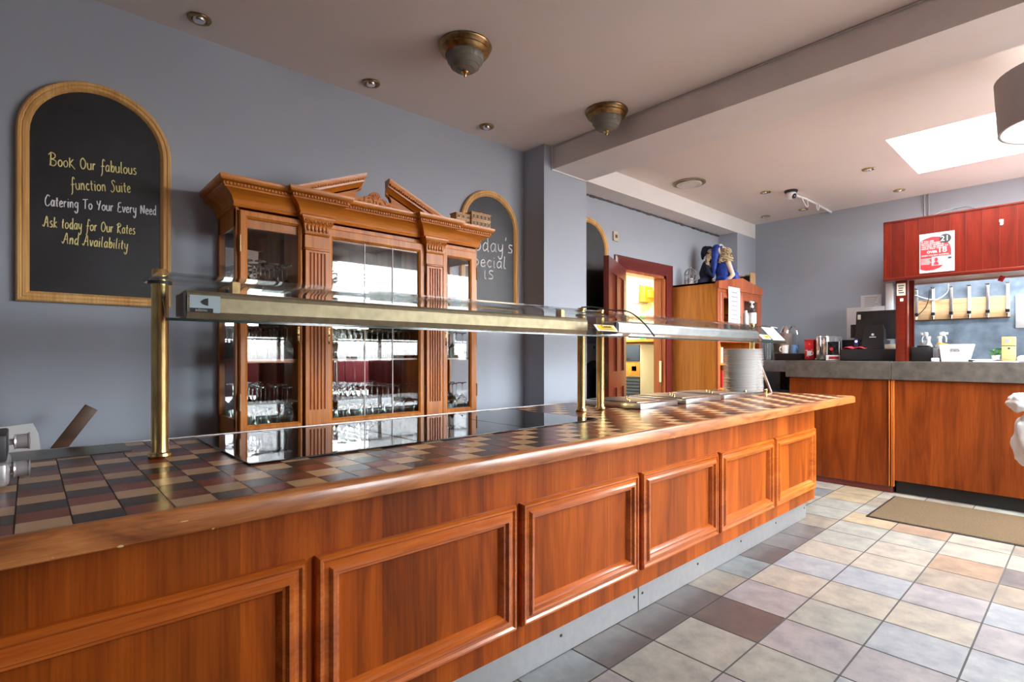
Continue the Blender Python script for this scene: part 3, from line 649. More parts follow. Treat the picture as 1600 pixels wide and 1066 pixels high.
GL = {  # one-stroke hand lettering: advance width, strokes in x-height units
 'B': (1.15, '.1,0 .15,.9 .2,1.9|-.15,1.6 .3,2 .85,1.7 .75,1.2 .25,1 .85,.85 1,.4 .6,0 -.1,.15'), 'o': (.75, '.4,1 .1,.75 .08,.3 .3,0 .6,.2 .65,.7 .4,1'),
 'K': (.95, '.1,0 .12,1.5|.7,1.3 .15,.6 .4,.4 .95,-.2'), 'O': (1.05, '.5,1.7 .15,1.3 .1,.5 .4,0 .8,.3 .9,1.1 .5,1.7'), 'u': (.75, '.05,1 .1,.2 .35,0 .6,.3 .62,1|.62,1 .65,0'),
 'r': (.55, '.1,0 .1,1|.1,.6 .3,.95 .5,.9'), 'f': (.7, '.75,1.6 .5,1.85 .35,1.4 .25,-.3 .05,-.8|.05,.7 .65,.8'), 'a': (.75, '.6,.85 .35,1 .08,.6 .15,.1 .4,.05 .6,.5|.6,1 .6,.2 .75,0'),
 'b': (.75, '.12,1.8 .12,0|.12,.3 .4,1 .65,.6 .45,0 .12,.2'), 'l': (.4, '.15,1.8 .12,.2 .35,0'), 's': (.65, '.55,.95 .25,1 .15,.7 .5,.4 .45,.05 .05,.05'), 'n': (.75, '.1,0 .1,1|.1,.6 .35,1 .55,.8 .58,0'),
 'c': (.65, '.58,.85 .3,1 .08,.5 .3,0 .58,.15'), 't': (.55, '.25,1.5 .22,.2 .45,0|0,1 .5,1.02'), 'i': (.35, '.15,1 .15,.1 .28,0|.16,1.35 .17,1.42'), 'S': (.9, '.9,1.5 .6,1.8 .3,1.5 .6,.9 .65,.3 .3,-.1 0,.15'),
 'e': (.68, '.1,.5 .55,.6 .4,1 .1,.7 .15,.1 .4,0 .62,.2'), 'C': (.95, '.9,1.6 .5,1.8 .1,1 .2,.15 .6,0 .9,.35'), 'g': (.75, '.6,.85 .35,1 .08,.6 .3,.1 .6,.5|.62,1 .6,-.5 .3,-.85 .05,-.5'), 'T': (1, '0,1.6 1,1.7|.5,1.65 .45,0'),
 'Y': (.9, '.05,1.6 .2,1 .6,.95|.75,1.7 .5,.7 .35,0'), 'E': (.9, '.8,1.65 .3,1.6 .25,.95 .65,.9|.25,.95 .1,.15 .5,-.05 .85,.15'), 'v': (.65, '.05,1 .3,0 .6,1'), 'y': (.75, '.08,1 .15,.3 .4,.15 .6,.5|.62,1 .55,-.5 .3,-.85 .08,-.5'),
 'N': (1, '.1,0 .12,1.5 .75,.1 .8,1.6'), 'd': (.78, '.6,.8 .35,1 .08,.5 .25,0 .58,.3|.62,1.8 .62,.1 .75,0'), 'A': (1.0, '-.2,.3 .1,.1 .55,1.8 .85,0|.15,.7 .8,.75'), 'k': (.7, '.1,0 .12,1.7|.6,1 .15,.5 .65,0'),
 'R': (.95, '.15,0 .2,1.5|-.1,1.3 .4,1.7 .8,1.3 .2,.8 .85,-.1'), 'p': (.75, '.1,1 .1,-.8|.1,.7 .4,1 .65,.55 .4,.05 .1,.2'), "'": (.25, '.15,1.9 .1,1.5'), ' ': (.6, '')}
def write(par, s_, yz0, yz1, xh, mat, x0=XL+.0135, r_=.0024, slant=.08):
    tot = sum(GL[c_][0]+.12 for c_ in s_); a, b = Vector(yz0), Vector(yz1); L_ = (b-a).length; k = L_/tot; d = (b-a).normalized(); nn = Vector((-d.y, d.x))
    q = MB(); x = 0
    for c_ in s_:
        w_, st_ = GL[c_]
        for sk_ in st_.split('|') if st_ else []:
            pts = [tuple(map(float, p_.split(','))) for p_ in sk_.split()]
            P3 = []
            for v in catmull([(p_[0], p_[1], 0) for p_ in pts], 5):
                p2 = a+d*((x+v.x)*k+v.y*xh*slant)+nn*(v.y*xh); P3.append((x0, p2.x, p2.y))
            q.tube(P3, r_*(.85+.3*rnd.random()), 6)
        x += w_+.12
    return q.build('chalk_lettering', mat, par)
cb1 = chalkboard(-.04, .504, 1.425, 2.402, 'arched pine-framed chalkboard with yellow and white writing about function suite')
write(cb1, 'BooK Our fabulous', (.066, 2.005), (.372, 2.035), .028, 'chalk_yellow')
write(cb1, 'function Suite', (.135, 1.918), (.350, 1.948), .028, 'chalk_yellow')
write(cb1, 'Catering To Your Every Need', (.050, 1.832), (.448, 1.862), .025, 'chalk_white')
write(cb1, 'Ask today for Our Rates', (.046, 1.742), (.366, 1.758), .026, 'chalk_yellow')
write(cb1, 'And Availability', (.108, 1.680), (.338, 1.684), .026, 'chalk_yellow')
cb2 = chalkboard(2.23, 2.776, 1.43, 2.402, "arched pine-framed chalkboard reading today's special is")
write(cb2, "Today's", (2.262, 1.945), (2.735, 1.975), .06, 'chalk_white', r_=.0042)
write(cb2, 'Special', (2.262, 1.835), (2.665, 1.850), .05, 'chalk_white', r_=.0042)
write(cb2, 'is', (2.435, 1.755), (2.545, 1.760), .06, 'chalk_white', r_=.0042)
chalkboard(3.352, 3.894, 1.43, 2.402, 'arched pine-framed chalkboard left blank, behind pillar beside open door')

# ------------------------------------------------------------------ display dresser
DX, DP = -2.685, -2.645; DA, DB = .71, 2.136; SH = (.86, 1.18, 1.49)
dr_ = thing('display_dresser', 'tall carved oak display dresser with glazed doors and broken pediment', 'dresser', (-2.84, 1.42, 0))
q = MB(); XW = XL+.004
q.box((XW, DA, .0), (DX, DA+.02, .80)); q.box((XW, DB-.02, 0), (DX, DB, .80)); q.box((XW, DA, 0), (XW+.01, DB, 1.93)); q.box((XW, DA, .80), (DX, DB, SH[0])); q.box((XW, DA, 1.88), (DX, DB, 1.93)); q.box((DX-.022, DA+.012, 1.80), (DX, DB-.012, 1.90)); q.box((DX-.02, DA, 0.0), (DX, DB, .80))
for y in (.72, 2.126): pass
q.box((DX-.03, DA, .86), (DX, DA+.012, 1.88)); q.box((XW, DA, .86), (XW+.03, DA+.012, 1.88)); q.box((XW, DA, .86), (DX, DA+.012, .90)); q.box((XW, DA, 1.80), (DX, DA+.012, 1.88))
q.box((DX-.03, DB-.012, .86), (DX, DB, 1.88)); q.box((XW, DB-.012, .86), (XW+.03, DB, 1.88)); q.box((XW, DB-.012, .86), (DX, DB, .90)); q.box((XW, DB-.012, 1.80), (DX, DB, 1.88))
for y in (1.02, 1.115, 1.735, 1.85): q.box((DX-.24, y-.008, .86), (DX, y+.008, 1.88))
q.build('carcass', 'dresser_wood', dr_, smooth=0)
MB().box((XW+.01, DA+.03, .86), (XW+.014, DB-.03, 1.88)).build('back_mirror', 'mirror', dr_, smooth=0)
for y in (DA+.004, DB-.008): MB().box((XW+.03, y, .90), (DX-.03, y+.004, 1.80)).build('side_glass', 'pane_glass', dr_, smooth=0)
for bay, (a, b) in {'l': (.722, 1.012), 'c': (1.123, 1.727), 'r': (1.858, 2.124)}.items():
    for z in SH[1:]:
        if bay == 'l': MB().box((XW+.016, a, z-.018), (DX-.022, b, z)).build('shelf', 'dresser_rail', dr_, smooth=0)
        else: MB().box((XW+.016, a, z-.008), (DX-.022, b, z)).build('shelf', 'pane_glass', dr_, smooth=0)
def dresser_door(y0, y1, g0, g1, z0, z1, gz0, gz1, hinge, brass):
    q = MB(); x0 = DX
    q.rings([[(x0+h, a, z) for a, z in rc] for h, rc in ((0, ((y0, z0), (y1, z0), (y1, z1), (y0, z1))), (.018, ((y0, z0), (y1, z0), (y1, z1), (y0, z1))), (.022, ((y0+.004, z0+.004), (y1-.004, z0+.004), (y1-.004, z1-.004), (y0+.004, z1-.004))), (.022, ((g0-.010, gz0-.010), (g1+.010, gz0-.010), (g1+.010, gz1+.010), (g0-.010, gz1+.010))), (.014, ((g0, gz0), (g1, gz0), (g1, gz1), (g0, gz1))), (0, ((g0, gz0), (g1, gz0), (g1, gz1), (g0, gz1))))])
    d_ = q.build('door', 'dresser_wood', dr_, smooth=20)
    MB().box((x0+.004, g0-.004, gz0-.004), (x0+.008, g1+.004, gz1+.004)).build('pane', 'pane_glass', d_, smooth=0)
    for y, za, zb, w_ in brass:
        MB().box((x0+.008, y-w_, za), (x0+.011, y+w_, zb)).build('glazing_bar', 'lamp_inner', d_)
    hy_ = y1 if hinge > 0 else y0
    for z in (.98, 1.72): MB().cyl((x0+.022, hy_, z-.04), .005, .08, seg=8).build('hinge', 'brass_old', d_)
    ky = y0+.022 if hinge > 0 else y1-.022
    q = MB(); q.lathe([(0, 0), (.008, .0), (.006, .004), (0, .005)], (x0+.021, ky, 1.335), 'X', 12); q.box((x0+.021, ky-.007, 1.27), (x0+.024, ky+.007, 1.33), .002); q.ball((x0+.023, ky, 1.264), .007, 8); q.ball((x0+.026, ky, 1.30), .005, 8)
    q.build('escutcheon', 'brass_old', d_)
    return d_
dresser_door(.722, 1.012, .757, .992, .84, 1.875, .87, 1.84, -1, [])
dresser_door(1.123, 1.727, 1.169, 1.69, .835, 1.855, .872, 1.806, 1, [(1.352, .872, 1.806, .0022), (1.522, .872, 1.806, .0022)])
dresser_door(1.858, 2.118, 1.896, 2.068, .84, 1.855, .872, 1.80, 1, [])
for hz in (1.182, 1.492):                              # brass fronts of the glass shelves
    for a, b in ((1.13, 1.72), (1.862, 2.118)): MB().box((DX-.020, a, hz-.009), (DX-.014, b, hz)).build('shelf_edge', 'lamp_inner', dr_)
def fluted(y0, y1):
    q = MB(); n = 5; w_ = (y1-y0); m_ = .012; gp = (w_-2*m_)/n; poly = [(y0, DX), (y0, DP)]
    for k in range(n):
        a = y0+m_+k*gp+.0025; b = y0+m_+(k+1)*gp-.0025
        poly += [(a, DP)]+[((a+b)/2-(b-a)/2*math.cos(math.pi*j/5), DP-.008*math.sin(math.pi*j/5)) for j in range(1, 5)]+[(b, DP)]
    poly += [(y1, DP), (y1, DX)]
    q.prism(poly, lambda a, b, h: (b, a, h), .925, 1.715)
    q.box((DX, y0, .80), (DP, y1, .925)); q.box((DX, y0, 1.715), (DP, y1, 1.725)); q.box((DX, y0-.004, 1.738), (DP, y1+.004, 1.80))
    p_ = q.build('fluted_pilaster', 'dresser_wood', dr_, smooth=25)
    MB().box((DX, y0-.006, 1.725), (DP+.008, y1+.006, 1.738), .004).build('ring_moulding', 'dresser_rail', p_)
    q = MB(); q.rings([[(DX, y0-o, z), (DP+o, y0-o, z), (DP+o, y1+o, z), (DX, y1+o, z)] for o, z in ((0, 1.80), (.006, 1.806), (.004, 1.815), (.010, 1.845), (.020, 1.875), (.026, 1.885), (.026, 1.893))], closed=False, )
    for k in range(6):                                 # acanthus leaves and volutes
        yy = y0+(k+.5)*(y1-y0)/6
        q.ball((DP+.010, yy, 1.838), .010, 8, (.7, .9, 2.0)); q.torus((DP+.018, yy, 1.866), .007, .003, 'X', 10, 5)
    for yy in (y0-.006, y1+.006): q.torus((DP+.018, yy, 1.870), .011, .004, 'X', 12, 5); q.ball((DP+.02, yy, 1.870), .005, 6)
    q.build('capital', 'dresser_rail', p_, smooth=40)
fluted(1.020, 1.135); fluted(1.732, 1.842)
path = [(XW, DA), (DX, DA), (DX, 1.0), (DP, 1.0), (DP, 1.155), (DX, 1.155), (DX, 1.715), (DP, 1.715), (DP, 1.862), (DX, 1.862), (DX, DB), (XW, DB)]
cp = [(0, 1.888), (.010, 1.890), (.014, 1.898), (.010, 1.905), (.012, 1.912), (.022, 1.935), (.042, 1.952), (.060, 1.960), (.062, 1.966), (.066, 1.968), (.066, 1.980), (.074, 1.983), (.080, 1.990), (.084, 2.002), (.084, 2.010), (0, 2.010)]
fl2 = lambda x, y, z: (x, y, z)
# outward side lies to the right of the path when walked from low y to high y
q = MB(); q.sweep([(a, b) for a, b in path], [(o, z) for o, z in cp], fl2)
q.box((XW, DA+.01, 1.93), (DX, DB-.01, 2.008)); cn = q.build('cornice', 'dresser_rail', dr_, smooth=30)
def bead_line(p0, p1, step=.0145, r_=.0052):
    p0, p1 = Vector(p0), Vector(p1); n = max(1, int((p1-p0).length/step))
    for k in range(n):
        c_ = p0.lerp(p1, (k+.5)/n); q.box(c_-Vector((r_, r_*.75, r_)), c_+Vector((r_, r_*.75, r_)))
for (a, b, x) in ((DA-.06, 1.0-.066, DX), (1.0-.06, 1.155+.06, DP), (1.22, 1.65, DX), (1.715-.06, 1.862+.06, DP), (1.93, DB+.06, DX)):
    q = MB(); bead_line((x+.067, a, 1.974), (x+.067, b, 1.974)); q.build('bead_moulding', 'dresser_rail', cn, smooth=0)
# broken pediment
rp = [(0, -.085), (.010, -.080), (.016, -.074), (.016, -.066), (.030, -.050), (.048, -.042), (.050, -.030), (.062, -.026), (.068, -.012), (.070, 0), (0, 0)]
for sg, (ya, za), (yb, zb) in ((1, (.905, 2.006), (1.335, 2.180)), (-1, (1.905, 2.006), (1.487, 2.180))):
    q = MB(); x0 = DX-.015
    q.rings([[(x0+o, ya, za+z) for o, z in rp], [(x0+o, yb+sg*o*.12, zb+z) for o, z in rp]], cap0=True, cap1=True)
    pe = q.build('raking_cornice', 'dresser_rail', dr_, smooth=30)
    yi = yb-sg*.012
    curve = [(yi, zb-.06), (yi, zb-.08), (yi-sg*.014, zb-.095), (yi-sg*.020, zb-.112), (yi-sg*.016, zb-.128), (yi, zb-.145), (yi+sg*.02, 2.022), (yi+sg*.035, 2.007)]
    poly = [(ya, 2.007)]+curve[::-1] if False else [(ya, 2.004)]+[curve[-1]]+curve[-2::-1]
    q = MB(); q.prism(poly, lambda a, b, h: (x0-.012+h, a, b), 0, .028); q.build('tympanum', 'dresser_rail', dr_, smooth=0)
    q = MB(); d0, d1 = Vector((x0+.060, ya+sg*.09, za+.012)), Vector((x0+.060, yb, zb-.031))
    bead_line(d0, d1, .0145, .005); q.build('bead_moulding', 'dresser_rail', pe, smooth=0)
q = MB(); x0 = DX+.012; cy = 1.411                     # carved crest
pts = [(1.18, 2.012), (1.22, 2.022), (1.27, 2.034), (1.315, 2.054), (1.35, 2.058), (1.375, 2.052)]+[(cy-.036*math.cos(t_), 2.062+.036*math.sin(t_)) for t_ in (.2, .7, 1.2, 1.57, 1.95, 2.45, 2.95)]+[(1.447, 2.052), (1.472, 2.058), (1.507, 2.054), (1.552, 2.034), (1.60, 2.022), (1.64, 2.012)]
q.prism([(1.18, 2.008)]+pts+[(1.64, 2.008)], lambda a, b, h: (x0-.014+h, a, b), 0, .018)
for sg in (-1, 1):
    sp = [(x0+.006, cy+sg*(.030+.0022*(16-k)*math.cos(k*.55)), 2.036+.0022*(16-k)*math.sin(k*.55)) for k in range(15)]
    q.tube(sp, .0045, 6); q.ball((x0+.006, cy+sg*.030, 2.036), .007, 8)
    for k in range(4): q.ball((x0+.004, cy+sg*(.085+.030*k), 2.030-.004*k), .016-.002*k, 8, (.45, 1.1, .7))
    q.ball((x0+.003, cy+sg*.06, 2.062-.008), .012, 8, (.5, 1, .8))
for k in range(-2, 3): q.tube([(x0+.006, cy+k*.004, 2.046), (x0+.008, cy+k*.013, 2.062+.022-abs(k)*.005)], .004, 6)
q.build('carved_crest', 'dresser_rail', dr_, smooth=40)

# wine glasses, upside down on their rims
gp = [(.0315, 0), (.0335, .012), (.0365, .032), (.0365, .048), (.031, .066), (.018, .080), (.0065, .088), (.0038, .096), (.0034, .120), (.0038, .150), (.008, .157), (.031, .161), (.032, .163), (.030, .165), (0, .165)]
def wine(name):
    q = MB().lathe(gp, seg=20)
    q.lathe([(.030, 0.0005), (.032, .012), (.0348, .032), (.0348, .047), (.029, .064), (.016, .077), (.003, .083), (0, .0835)], seg=20)
    return q.build(name, 'wine_glass', local=True, smooth=60)
wg = wine('wine_glass'); first = True
BAY = {'left': (.745, .995, 4, 4), 'centre': (1.15, 1.71, 8, 4), 'right': (1.872, 2.105, 3, 4)}
SN = ('bottom', 'middle', 'top')
for bay, (a, b, ny, nx) in BAY.items():
    for si, z in enumerate(SH):
        for i in range(nx):
            for j in range(ny):
                if bay == 'left' and si == 0 and i > 1 and j == 0: continue
                o = wg if first else wg.copy()
                if not first: C.objects.link(o)
                first = False
                st = (b-a)/ny; rs_ = {'left': .82, 'centre': .87, 'right': .88}[bay]
                o.location = (DX-.062-i*.066, a+(j+.5)*st+rnd.uniform(-.0012, .0012), z+.001)
                s_ = rnd.uniform(.96, 1.03); s_ *= 1.12 if (bay == 'left' and si == 0) else 1.0
                sw = min(s_, 1.0)
                o.scale = (sw*rs_, sw*rs_, s_)
                lb = 'upturned stemmed wine glass on the %s shelf behind the %s dresser door' % (SN[si], {'left': 'left', 'centre': 'wide central', 'right': 'narrow right'}[bay])
                tag(o, lb, 'wine glass', 'upturned wine glasses, %s shelf, %s dresser door' % (SN[si], bay))
# on top of the dresser
q = MB().lathe([(0, 0), (.030, 0), (.036, .01), (.044, .055), (.046, .057), (.042, .055), (.034, .012), (0, .006)], (-2.80, 1.02, 2.011), seg=24)
tag(q.build('glass_bowl', 'clear_plastic'), 'small clear glass bowl on top of the dresser cornice', 'bowl')
mh = thing('model_building', 'carved wooden model of a shop row on right end of dresser', 'ornament', (-2.66, 2.06, 2.011))
def block(y0, y1, x0, x1, h, nm):
    b0 = MB().box((x0, y0, 2.011), (x1, y1, 2.011+h)).build(nm, 'model_wood', mh, smooth=0)
    MB().box((x0-.004, y0-.004, 2.011+h), (x1+.006, y1+.004, 2.011+h+.006)).build('roof', 'model_wood', b0)
    MB().box((x1, y0, 2.011+h*.5), (x1+.006, y1, 2.011+h*.56)).build('ledge', 'pine_pale', b0)
    n = max(2, int((y1-y0)/.028))
    for r_ in (.1, .62):
        for k in range(n):
            y = y0+(k+.25)*(y1-y0)/n; q = MB().box((x1, y, 2.011+h*r_), (x1+.002, y+(y1-y0)/n*.5, 2.011+h*(r_+.28))); q.build('window', 'black_plastic', b0, smooth=0)
            MB().frame(fX(x1), y-.003, y+(y1-y0)/n*.5+.003, 2.011+h*r_-.003, 2.011+h*(r_+.28)+.003, [(0, 0), (0, .004), (.003, .004), (.003, 0)]).build('window_frame', 'pine_pale', b0, smooth=0)
block(1.94, 2.045, -2.70, -2.64, .062, 'house_block'); block(2.047, 2.20, -2.70, -2.625, .082, 'house_block')
MB().cyl((-2.66, 2.15, 2.098), .006, .018, seg=8).build('chimney', 'model_wood', mh)

# ------------------------------------------------------------------ ceiling fittings
def dome(x, y, lab):
    t_ = thing('ceiling_light', lab, 'ceiling light', (x, y, ZC), 'brass dome lights on the ceiling')
    MB().lathe([(0, 0), (.134, 0), (.137, -.008), (.132, -.018), (.122, -.026), (.124, -.034), (.112, -.046), (.100, -.052), (.096, -.050), (.096, -.03)], (x, y, ZC-.001), seg=40).build('brass_rim', 'brass_old', t_)
    q = MB(); n = 48; prof = [(.098, -.046), (.096, -.060), (.088, -.082), (.072, -.106), (.050, -.122), (.024, -.130), (0, -.132)]
    q.lathe(prof, (x, y, ZC), seg=40); bo = q.build('glass_bowl', 'prism_glass', t_)
    q = MB()
    for k in range(n):
        a = 2*math.pi*k/n
        for r_, z in prof[1:5]: q.ball((x+r_*math.cos(a+r_*3), y+r_*math.sin(a+r_*3), ZC+z), .0028, 5)
    q.build('prism_texture', 'prism_glass', bo)
    MB().lathe([(0, -.128), (.018, -.128), (.020, -.134), (.012, -.142), (.007, -.144), (.009, -.150), (.005, -.158), (0, -.160)], (x, y, ZC), seg=18).build('finial', 'brass', t_)
dome(-2.17, 1.65, 'brass dome ceiling light with ribbed glass bowl, the one nearer the camera')
dome(-2.13, 2.765, 'brass dome ceiling light with ribbed glass bowl, close to beam')
def downlight(x, y, lab, r_=.05, rim='brass_old'):
    t_ = thing('downlight', lab, 'downlight', (x, y, ZC), 'round downlights in the ceiling')
    MB().lathe([(r_*.62, 0), (r_, 0), (r_*1.02, -.004), (r_*.96, -.008), (r_*.70, -.010), (r_*.62, -.004)], (x, y, ZC-.0005), seg=28).build('rim', rim, t_)
    MB().lathe([(0, -.014), (r_*.40, -.016), (r_*.5, -.012), (r_*.62, 0)], (x, y, ZC-.0005), seg=22).build('lamp', 'chrome', t_)
for i, (x, y) in enumerate(((-2.83, .592), (-2.83, 1.469), (-2.83, 2.338))):
    downlight(x, y, ['brass downlight above the left chalkboard', 'brass downlight above the dresser', 'brass downlight closest to the grey pillar'][i])
for x, y, lb in ((-2.153, 5.276, 'brass downlight between round vent and security camera'), (-2.13, 6.2, 'brass downlight below the security camera arm near far wall'), (-2.53, 6.2, 'brass downlight in the far corner beside white bulkhead'), (-1.298, 5.27, 'brass downlight left of the skylight'), (-1.266, 6.16, 'brass downlight near the far wall, above red canopy'), (-.50, 3.64, 'downlight half hidden behind the ceiling beam')):
    downlight(x, y, lb, .048, 'brass')
t_ = thing('ceiling_vent', 'round cream ceiling vent with stepped rings beside white bulkhead', 'vent', (-2.51, 4.48, ZC))
MB().lathe([(.105, 0), (.145, 0), (.147, -.006), (.135, -.012), (.118, -.010), (.105, -.002)], (-2.51, 4.48, ZC-.0005), seg=40).build('outer_ring', 'brass_dull', t_)
MB().lathe([(.08, -.004), (.11, -.010), (.112, -.018), (.10, -.022), (.08, -.016)], (-2.51, 4.48, ZC-.0005), seg=36).build('inner_ring', 'lamp_inner', t_)
MB().lathe([(0, -.020), (.072, -.020), (.078, -.014), (.07, -.002), (0, -.002)], (-2.51, 4.48, ZC-.0005), seg=36).build('centre_disc', 'lamp_inner', t_)
t_ = thing('security_camera', 'white dome security camera on the far ceiling with cable', 'camera', (-1.97, 5.416, ZC))
MB().lathe([(0, 0), (.058, 0), (.060, -.010), (.052, -.022), (0, -.022)], (-1.97, 5.416, ZC-.0005), seg=28).build('base', 'black_plastic', t_)
MB().ball((-1.97, 5.416, ZC-.045), .048, 22, (1, 1, .95)).build('housing', 'white_plastic', t_)
vd_ = Vector((.9, -.35, -.45)).normalized(); rq = vd_.to_track_quat('Z', 'Y').to_matrix()
MB().lathe([(0, .047), (.020, .047), (.026, .042), (.026, .030), (0, .030)], (-1.97, 5.416, ZC-.045), seg=18, mat=rq).build('lens', 'black_gloss', t_)
q = MB(); q.tube([(-1.965, 5.47, ZC-.03), (-1.96, 5.75, ZC-.012), (-1.955, 6.0, ZC-.012), (-1.95, 6.50, ZC-.016)], .011, 8)
q.tube(catmull([(-1.95, 5.62, ZC-.02), (-1.93, 5.68, ZC-.10), (-1.93, 5.74, ZC-.10), (-1.94, 5.76, ZC-.03)]), .004, 6)
q.build('cable', 'white_plastic', t_)
q = MB(); q.torus((-1.93, 6.02, ZC-.05), .034, .006, 'X', 16, 6); q.build('cable_coil', 'white_plastic', t_)
t_ = thing('pendant_lamp', 'grey fabric drum pendant lampshade at the right edge', 'pendant lamp', (-.085, 3.77, 2.34))
lx, ly = -.065, 3.79
MB().lathe([(.275, 0), (.285, 0), (.300, .27), (.292, .27), (.275, 0)], (lx, ly, 2.34), seg=48).build('shade', 'lamp_fabric', t_)
MB().lathe([(.274, .002), (.291, .268), (.289, .268), (.272, .002), (.274, .002)], (lx, ly, 2.34), seg=48).build('shade_lining', 'lamp_inner', t_)
MB().cyl((lx, ly, 2.55), .006, .23-.001, seg=8).build('cord', 'white_plastic', t_)
MB().lathe([(0, 0), (.05, 0), (.045, -.02), (0, -.025)], (lx, ly, ZC-.0005), seg=20).build('ceiling_rose', 'white_plastic', t_)
q = MB()
for k in range(3): a = k*2.094; q.tube([(lx, ly, 2.56), (lx+.289*math.cos(a), ly+.289*math.sin(a), 2.56)], .003, 6)
q.build('spider_fitting', 'steel', t_); MB().ball((lx, ly, 2.48), .045, 14).build('bulb', 'white_plastic', t_)

# ------------------------------------------------------------------ wall things by the doorway
t_ = thing('wall_socket', 'small beige switch plate high on the wall above the open door', 'switch', (XL+.001, 4.02, 2.26))
MB().box((XL+.001, 3.985, 2.255), (XL+.014, 4.055, 2.345), .004).build('plate', 'socket_beige', t_)
for y in (4.008, 4.026): MB().box((XL+.014, y, 2.285), (XL+.017, y+.010, 2.315)).build('rocker', 'black_plastic', t_)
t_ = thing('wall_notice', 'white notice with red lines on wall between the brass posts', 'notice', (XL+.001, 3.70, 1.09))
MB().box((XL+.001, 3.62, 1.09), (XL+.003, 3.79, 1.30)).build('sheet', 'paper', t_)
for k in range(3): MB().box((XL+.003, 3.69, 1.11+k*.016), (XL+.004, 3.77, 1.12+k*.016)).build('red_line', 'poster_red', t_)
MB().box((XL+.003, 3.70, 1.255), (XL+.004, 3.725, 1.28)).build('blue_mark', 'blue_ceramic', t_)
bn = thing('slant_box', 'black box with slanted lid behind the brass posts', 'bin', (-2.91, 3.51, 0))  # black box with sloped top, fills the dark area beside the open door
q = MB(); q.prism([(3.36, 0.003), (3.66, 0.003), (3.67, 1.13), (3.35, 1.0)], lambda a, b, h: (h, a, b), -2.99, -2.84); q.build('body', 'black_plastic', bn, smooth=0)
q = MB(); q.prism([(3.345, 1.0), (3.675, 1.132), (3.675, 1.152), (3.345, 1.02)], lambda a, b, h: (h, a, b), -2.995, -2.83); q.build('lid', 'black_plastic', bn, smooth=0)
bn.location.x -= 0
# tall cabinet
CX0, CX1, CY0, CY1, CZ = XL+.004, -2.5, 5.01, 6.02, 1.93
cb = thing('display_cabinet', 'tall wooden cabinet with glazed doors and low gabled top', 'cabinet', (-2.75, 5.5, 0))
q = MB(); q.box((CX0, CY0, .02), (CX1-.02, CY0+.02, CZ)); q.box((CX0, CY1-.02, .02), (CX1-.02, CY1, CZ)); q.box((CX0, CY0, CZ-.02), (CX1-.02, CY1, CZ)); q.box((CX0, CY0+.02, .02), (CX0+.012, CY1-.02, CZ-.02))
q.build('carcass', 'cabinet_wood', cb, smooth=0)
for z in (.85, 1.10, 1.34, 1.60): MB().box((CX0+.012, CY0+.02, z), (CX1-.03, CY1-.02, z+.018)).build('shelf', 'cabinet_wood', cb, smooth=0)
q = MB(); q.prism([(CY0-.01, CZ-.07), (CY1+.006, CZ-.07), (CY1+.006, CZ+.0), (5.515, CZ+.075), (CY0-.01, CZ+.0)], fX(CX1-.02), 0, .035); q.box((CX1-.02, CY0, CZ-.10), (CX1+.002, CY1, CZ-.07))
q.build('gabled_cornice', 'cabinet_front', cb, smooth=0)
q = MB(); q.box((CX1-.02, CY0, .02), (CX1, CY0+.05, CZ-.1)); q.box((CX1-.02, CY1-.05, .02), (CX1, CY1, CZ-.1)); q.box((CX1-.02, CY0+.05, .02), (CX1, CY1-.05, .80)); q.box((CX1-.02, CY0+.05, 1.33), (CX1, CY1-.05, 1.36))
q.build('face_frame', 'cabinet_front', cb, smooth=0)
for a, b in ((CY0+.052, 5.513), (5.517, CY1-.052)):
    q = MB().frame(fX(CX1-.015), a, b, 1.362, 1.828, [(0, 0), (0, .02), (.004, .023), (.055, .023), (.06, .012), (.06, 0), (0, 0)]); d_ = q.build('door', 'cabinet_front', cb, smooth=20)
    MB().box((CX1-.010, a+.058, 1.42), (CX1-.006, b-.058, 1.77)).build('pane', 'pane_glass', d_, smooth=0)
    MB().box((CX1-.006, (a+b)/2-.003, 1.42), (CX1-.003, (a+b)/2+.003, 1.77)).build('glazing_bar', 'brass', d_)
    MB().ball((CX1+.014, b-.028 if a < 5.3 else a+.028, 1.6), .010, 10).build('knob', 'brass_old', d_)
t_ = thing('paper_notice', 'long white printed notice hung on the cabinet doors', 'notice', (CX1+.02, 5.32, 1.5))
q = MB(); q.rings([[(CX1+.018+o, 5.19, z), (CX1+.018+o, 5.45, z)] for o, z in ((.002, 1.50), (.004, 1.7), (.0, 1.89))]+[[(CX1+.0195+o, 5.19, z), (CX1+.0195+o, 5.45, z)] for o, z in ((.0, 1.89), (.004, 1.7), (.002, 1.50))], closed=False); q.build('sheet', 'paper', t_)
for k in range(7): w_ = rnd.uniform(.05, .09); MB().box((CX1+.0225, 5.32-w_, 1.56+k*.045), (CX1+.0242, 5.32+w_, 1.572+k*.045)).build('print_line', 'ink_grey', t_)
for k, (y, z, h, mt, lb) in enumerate(((5.06, 1.119, .19, 'paper', 'white upright folder leftmost on the cabinet shelf'), (5.10, 1.119, .20, 'green_leaf', 'green upright folder on the cabinet shelf'), (5.14, 1.119, .17, 'dirty_white', 'cream upright folder on the cabinet shelf'), (5.18, 1.119, .19, 'yellow_sign', 'yellow upright folder on the cabinet shelf'), (5.23, 1.119, .16, 'paper', 'white upright folder rightmost on the cabinet shelf'), (5.07, .869, .17, 'red_gloss', 'red file on the lowest cabinet shelf'), (5.12, .869, .16, 'black_plastic', 'black file on the lowest cabinet shelf'), (5.17, .869, .15, 'steel', 'silver tin on the lowest cabinet shelf'), (5.24, .869, .17, 'red_gloss', 'dark red box file on lowest cabinet shelf'))):
    tag(MB().box((-2.78, y-.014, z), (-2.56, y+.014, z+h), .002).build('folder', mt), lb, 'folder', 'folders in the wooden cabinet')
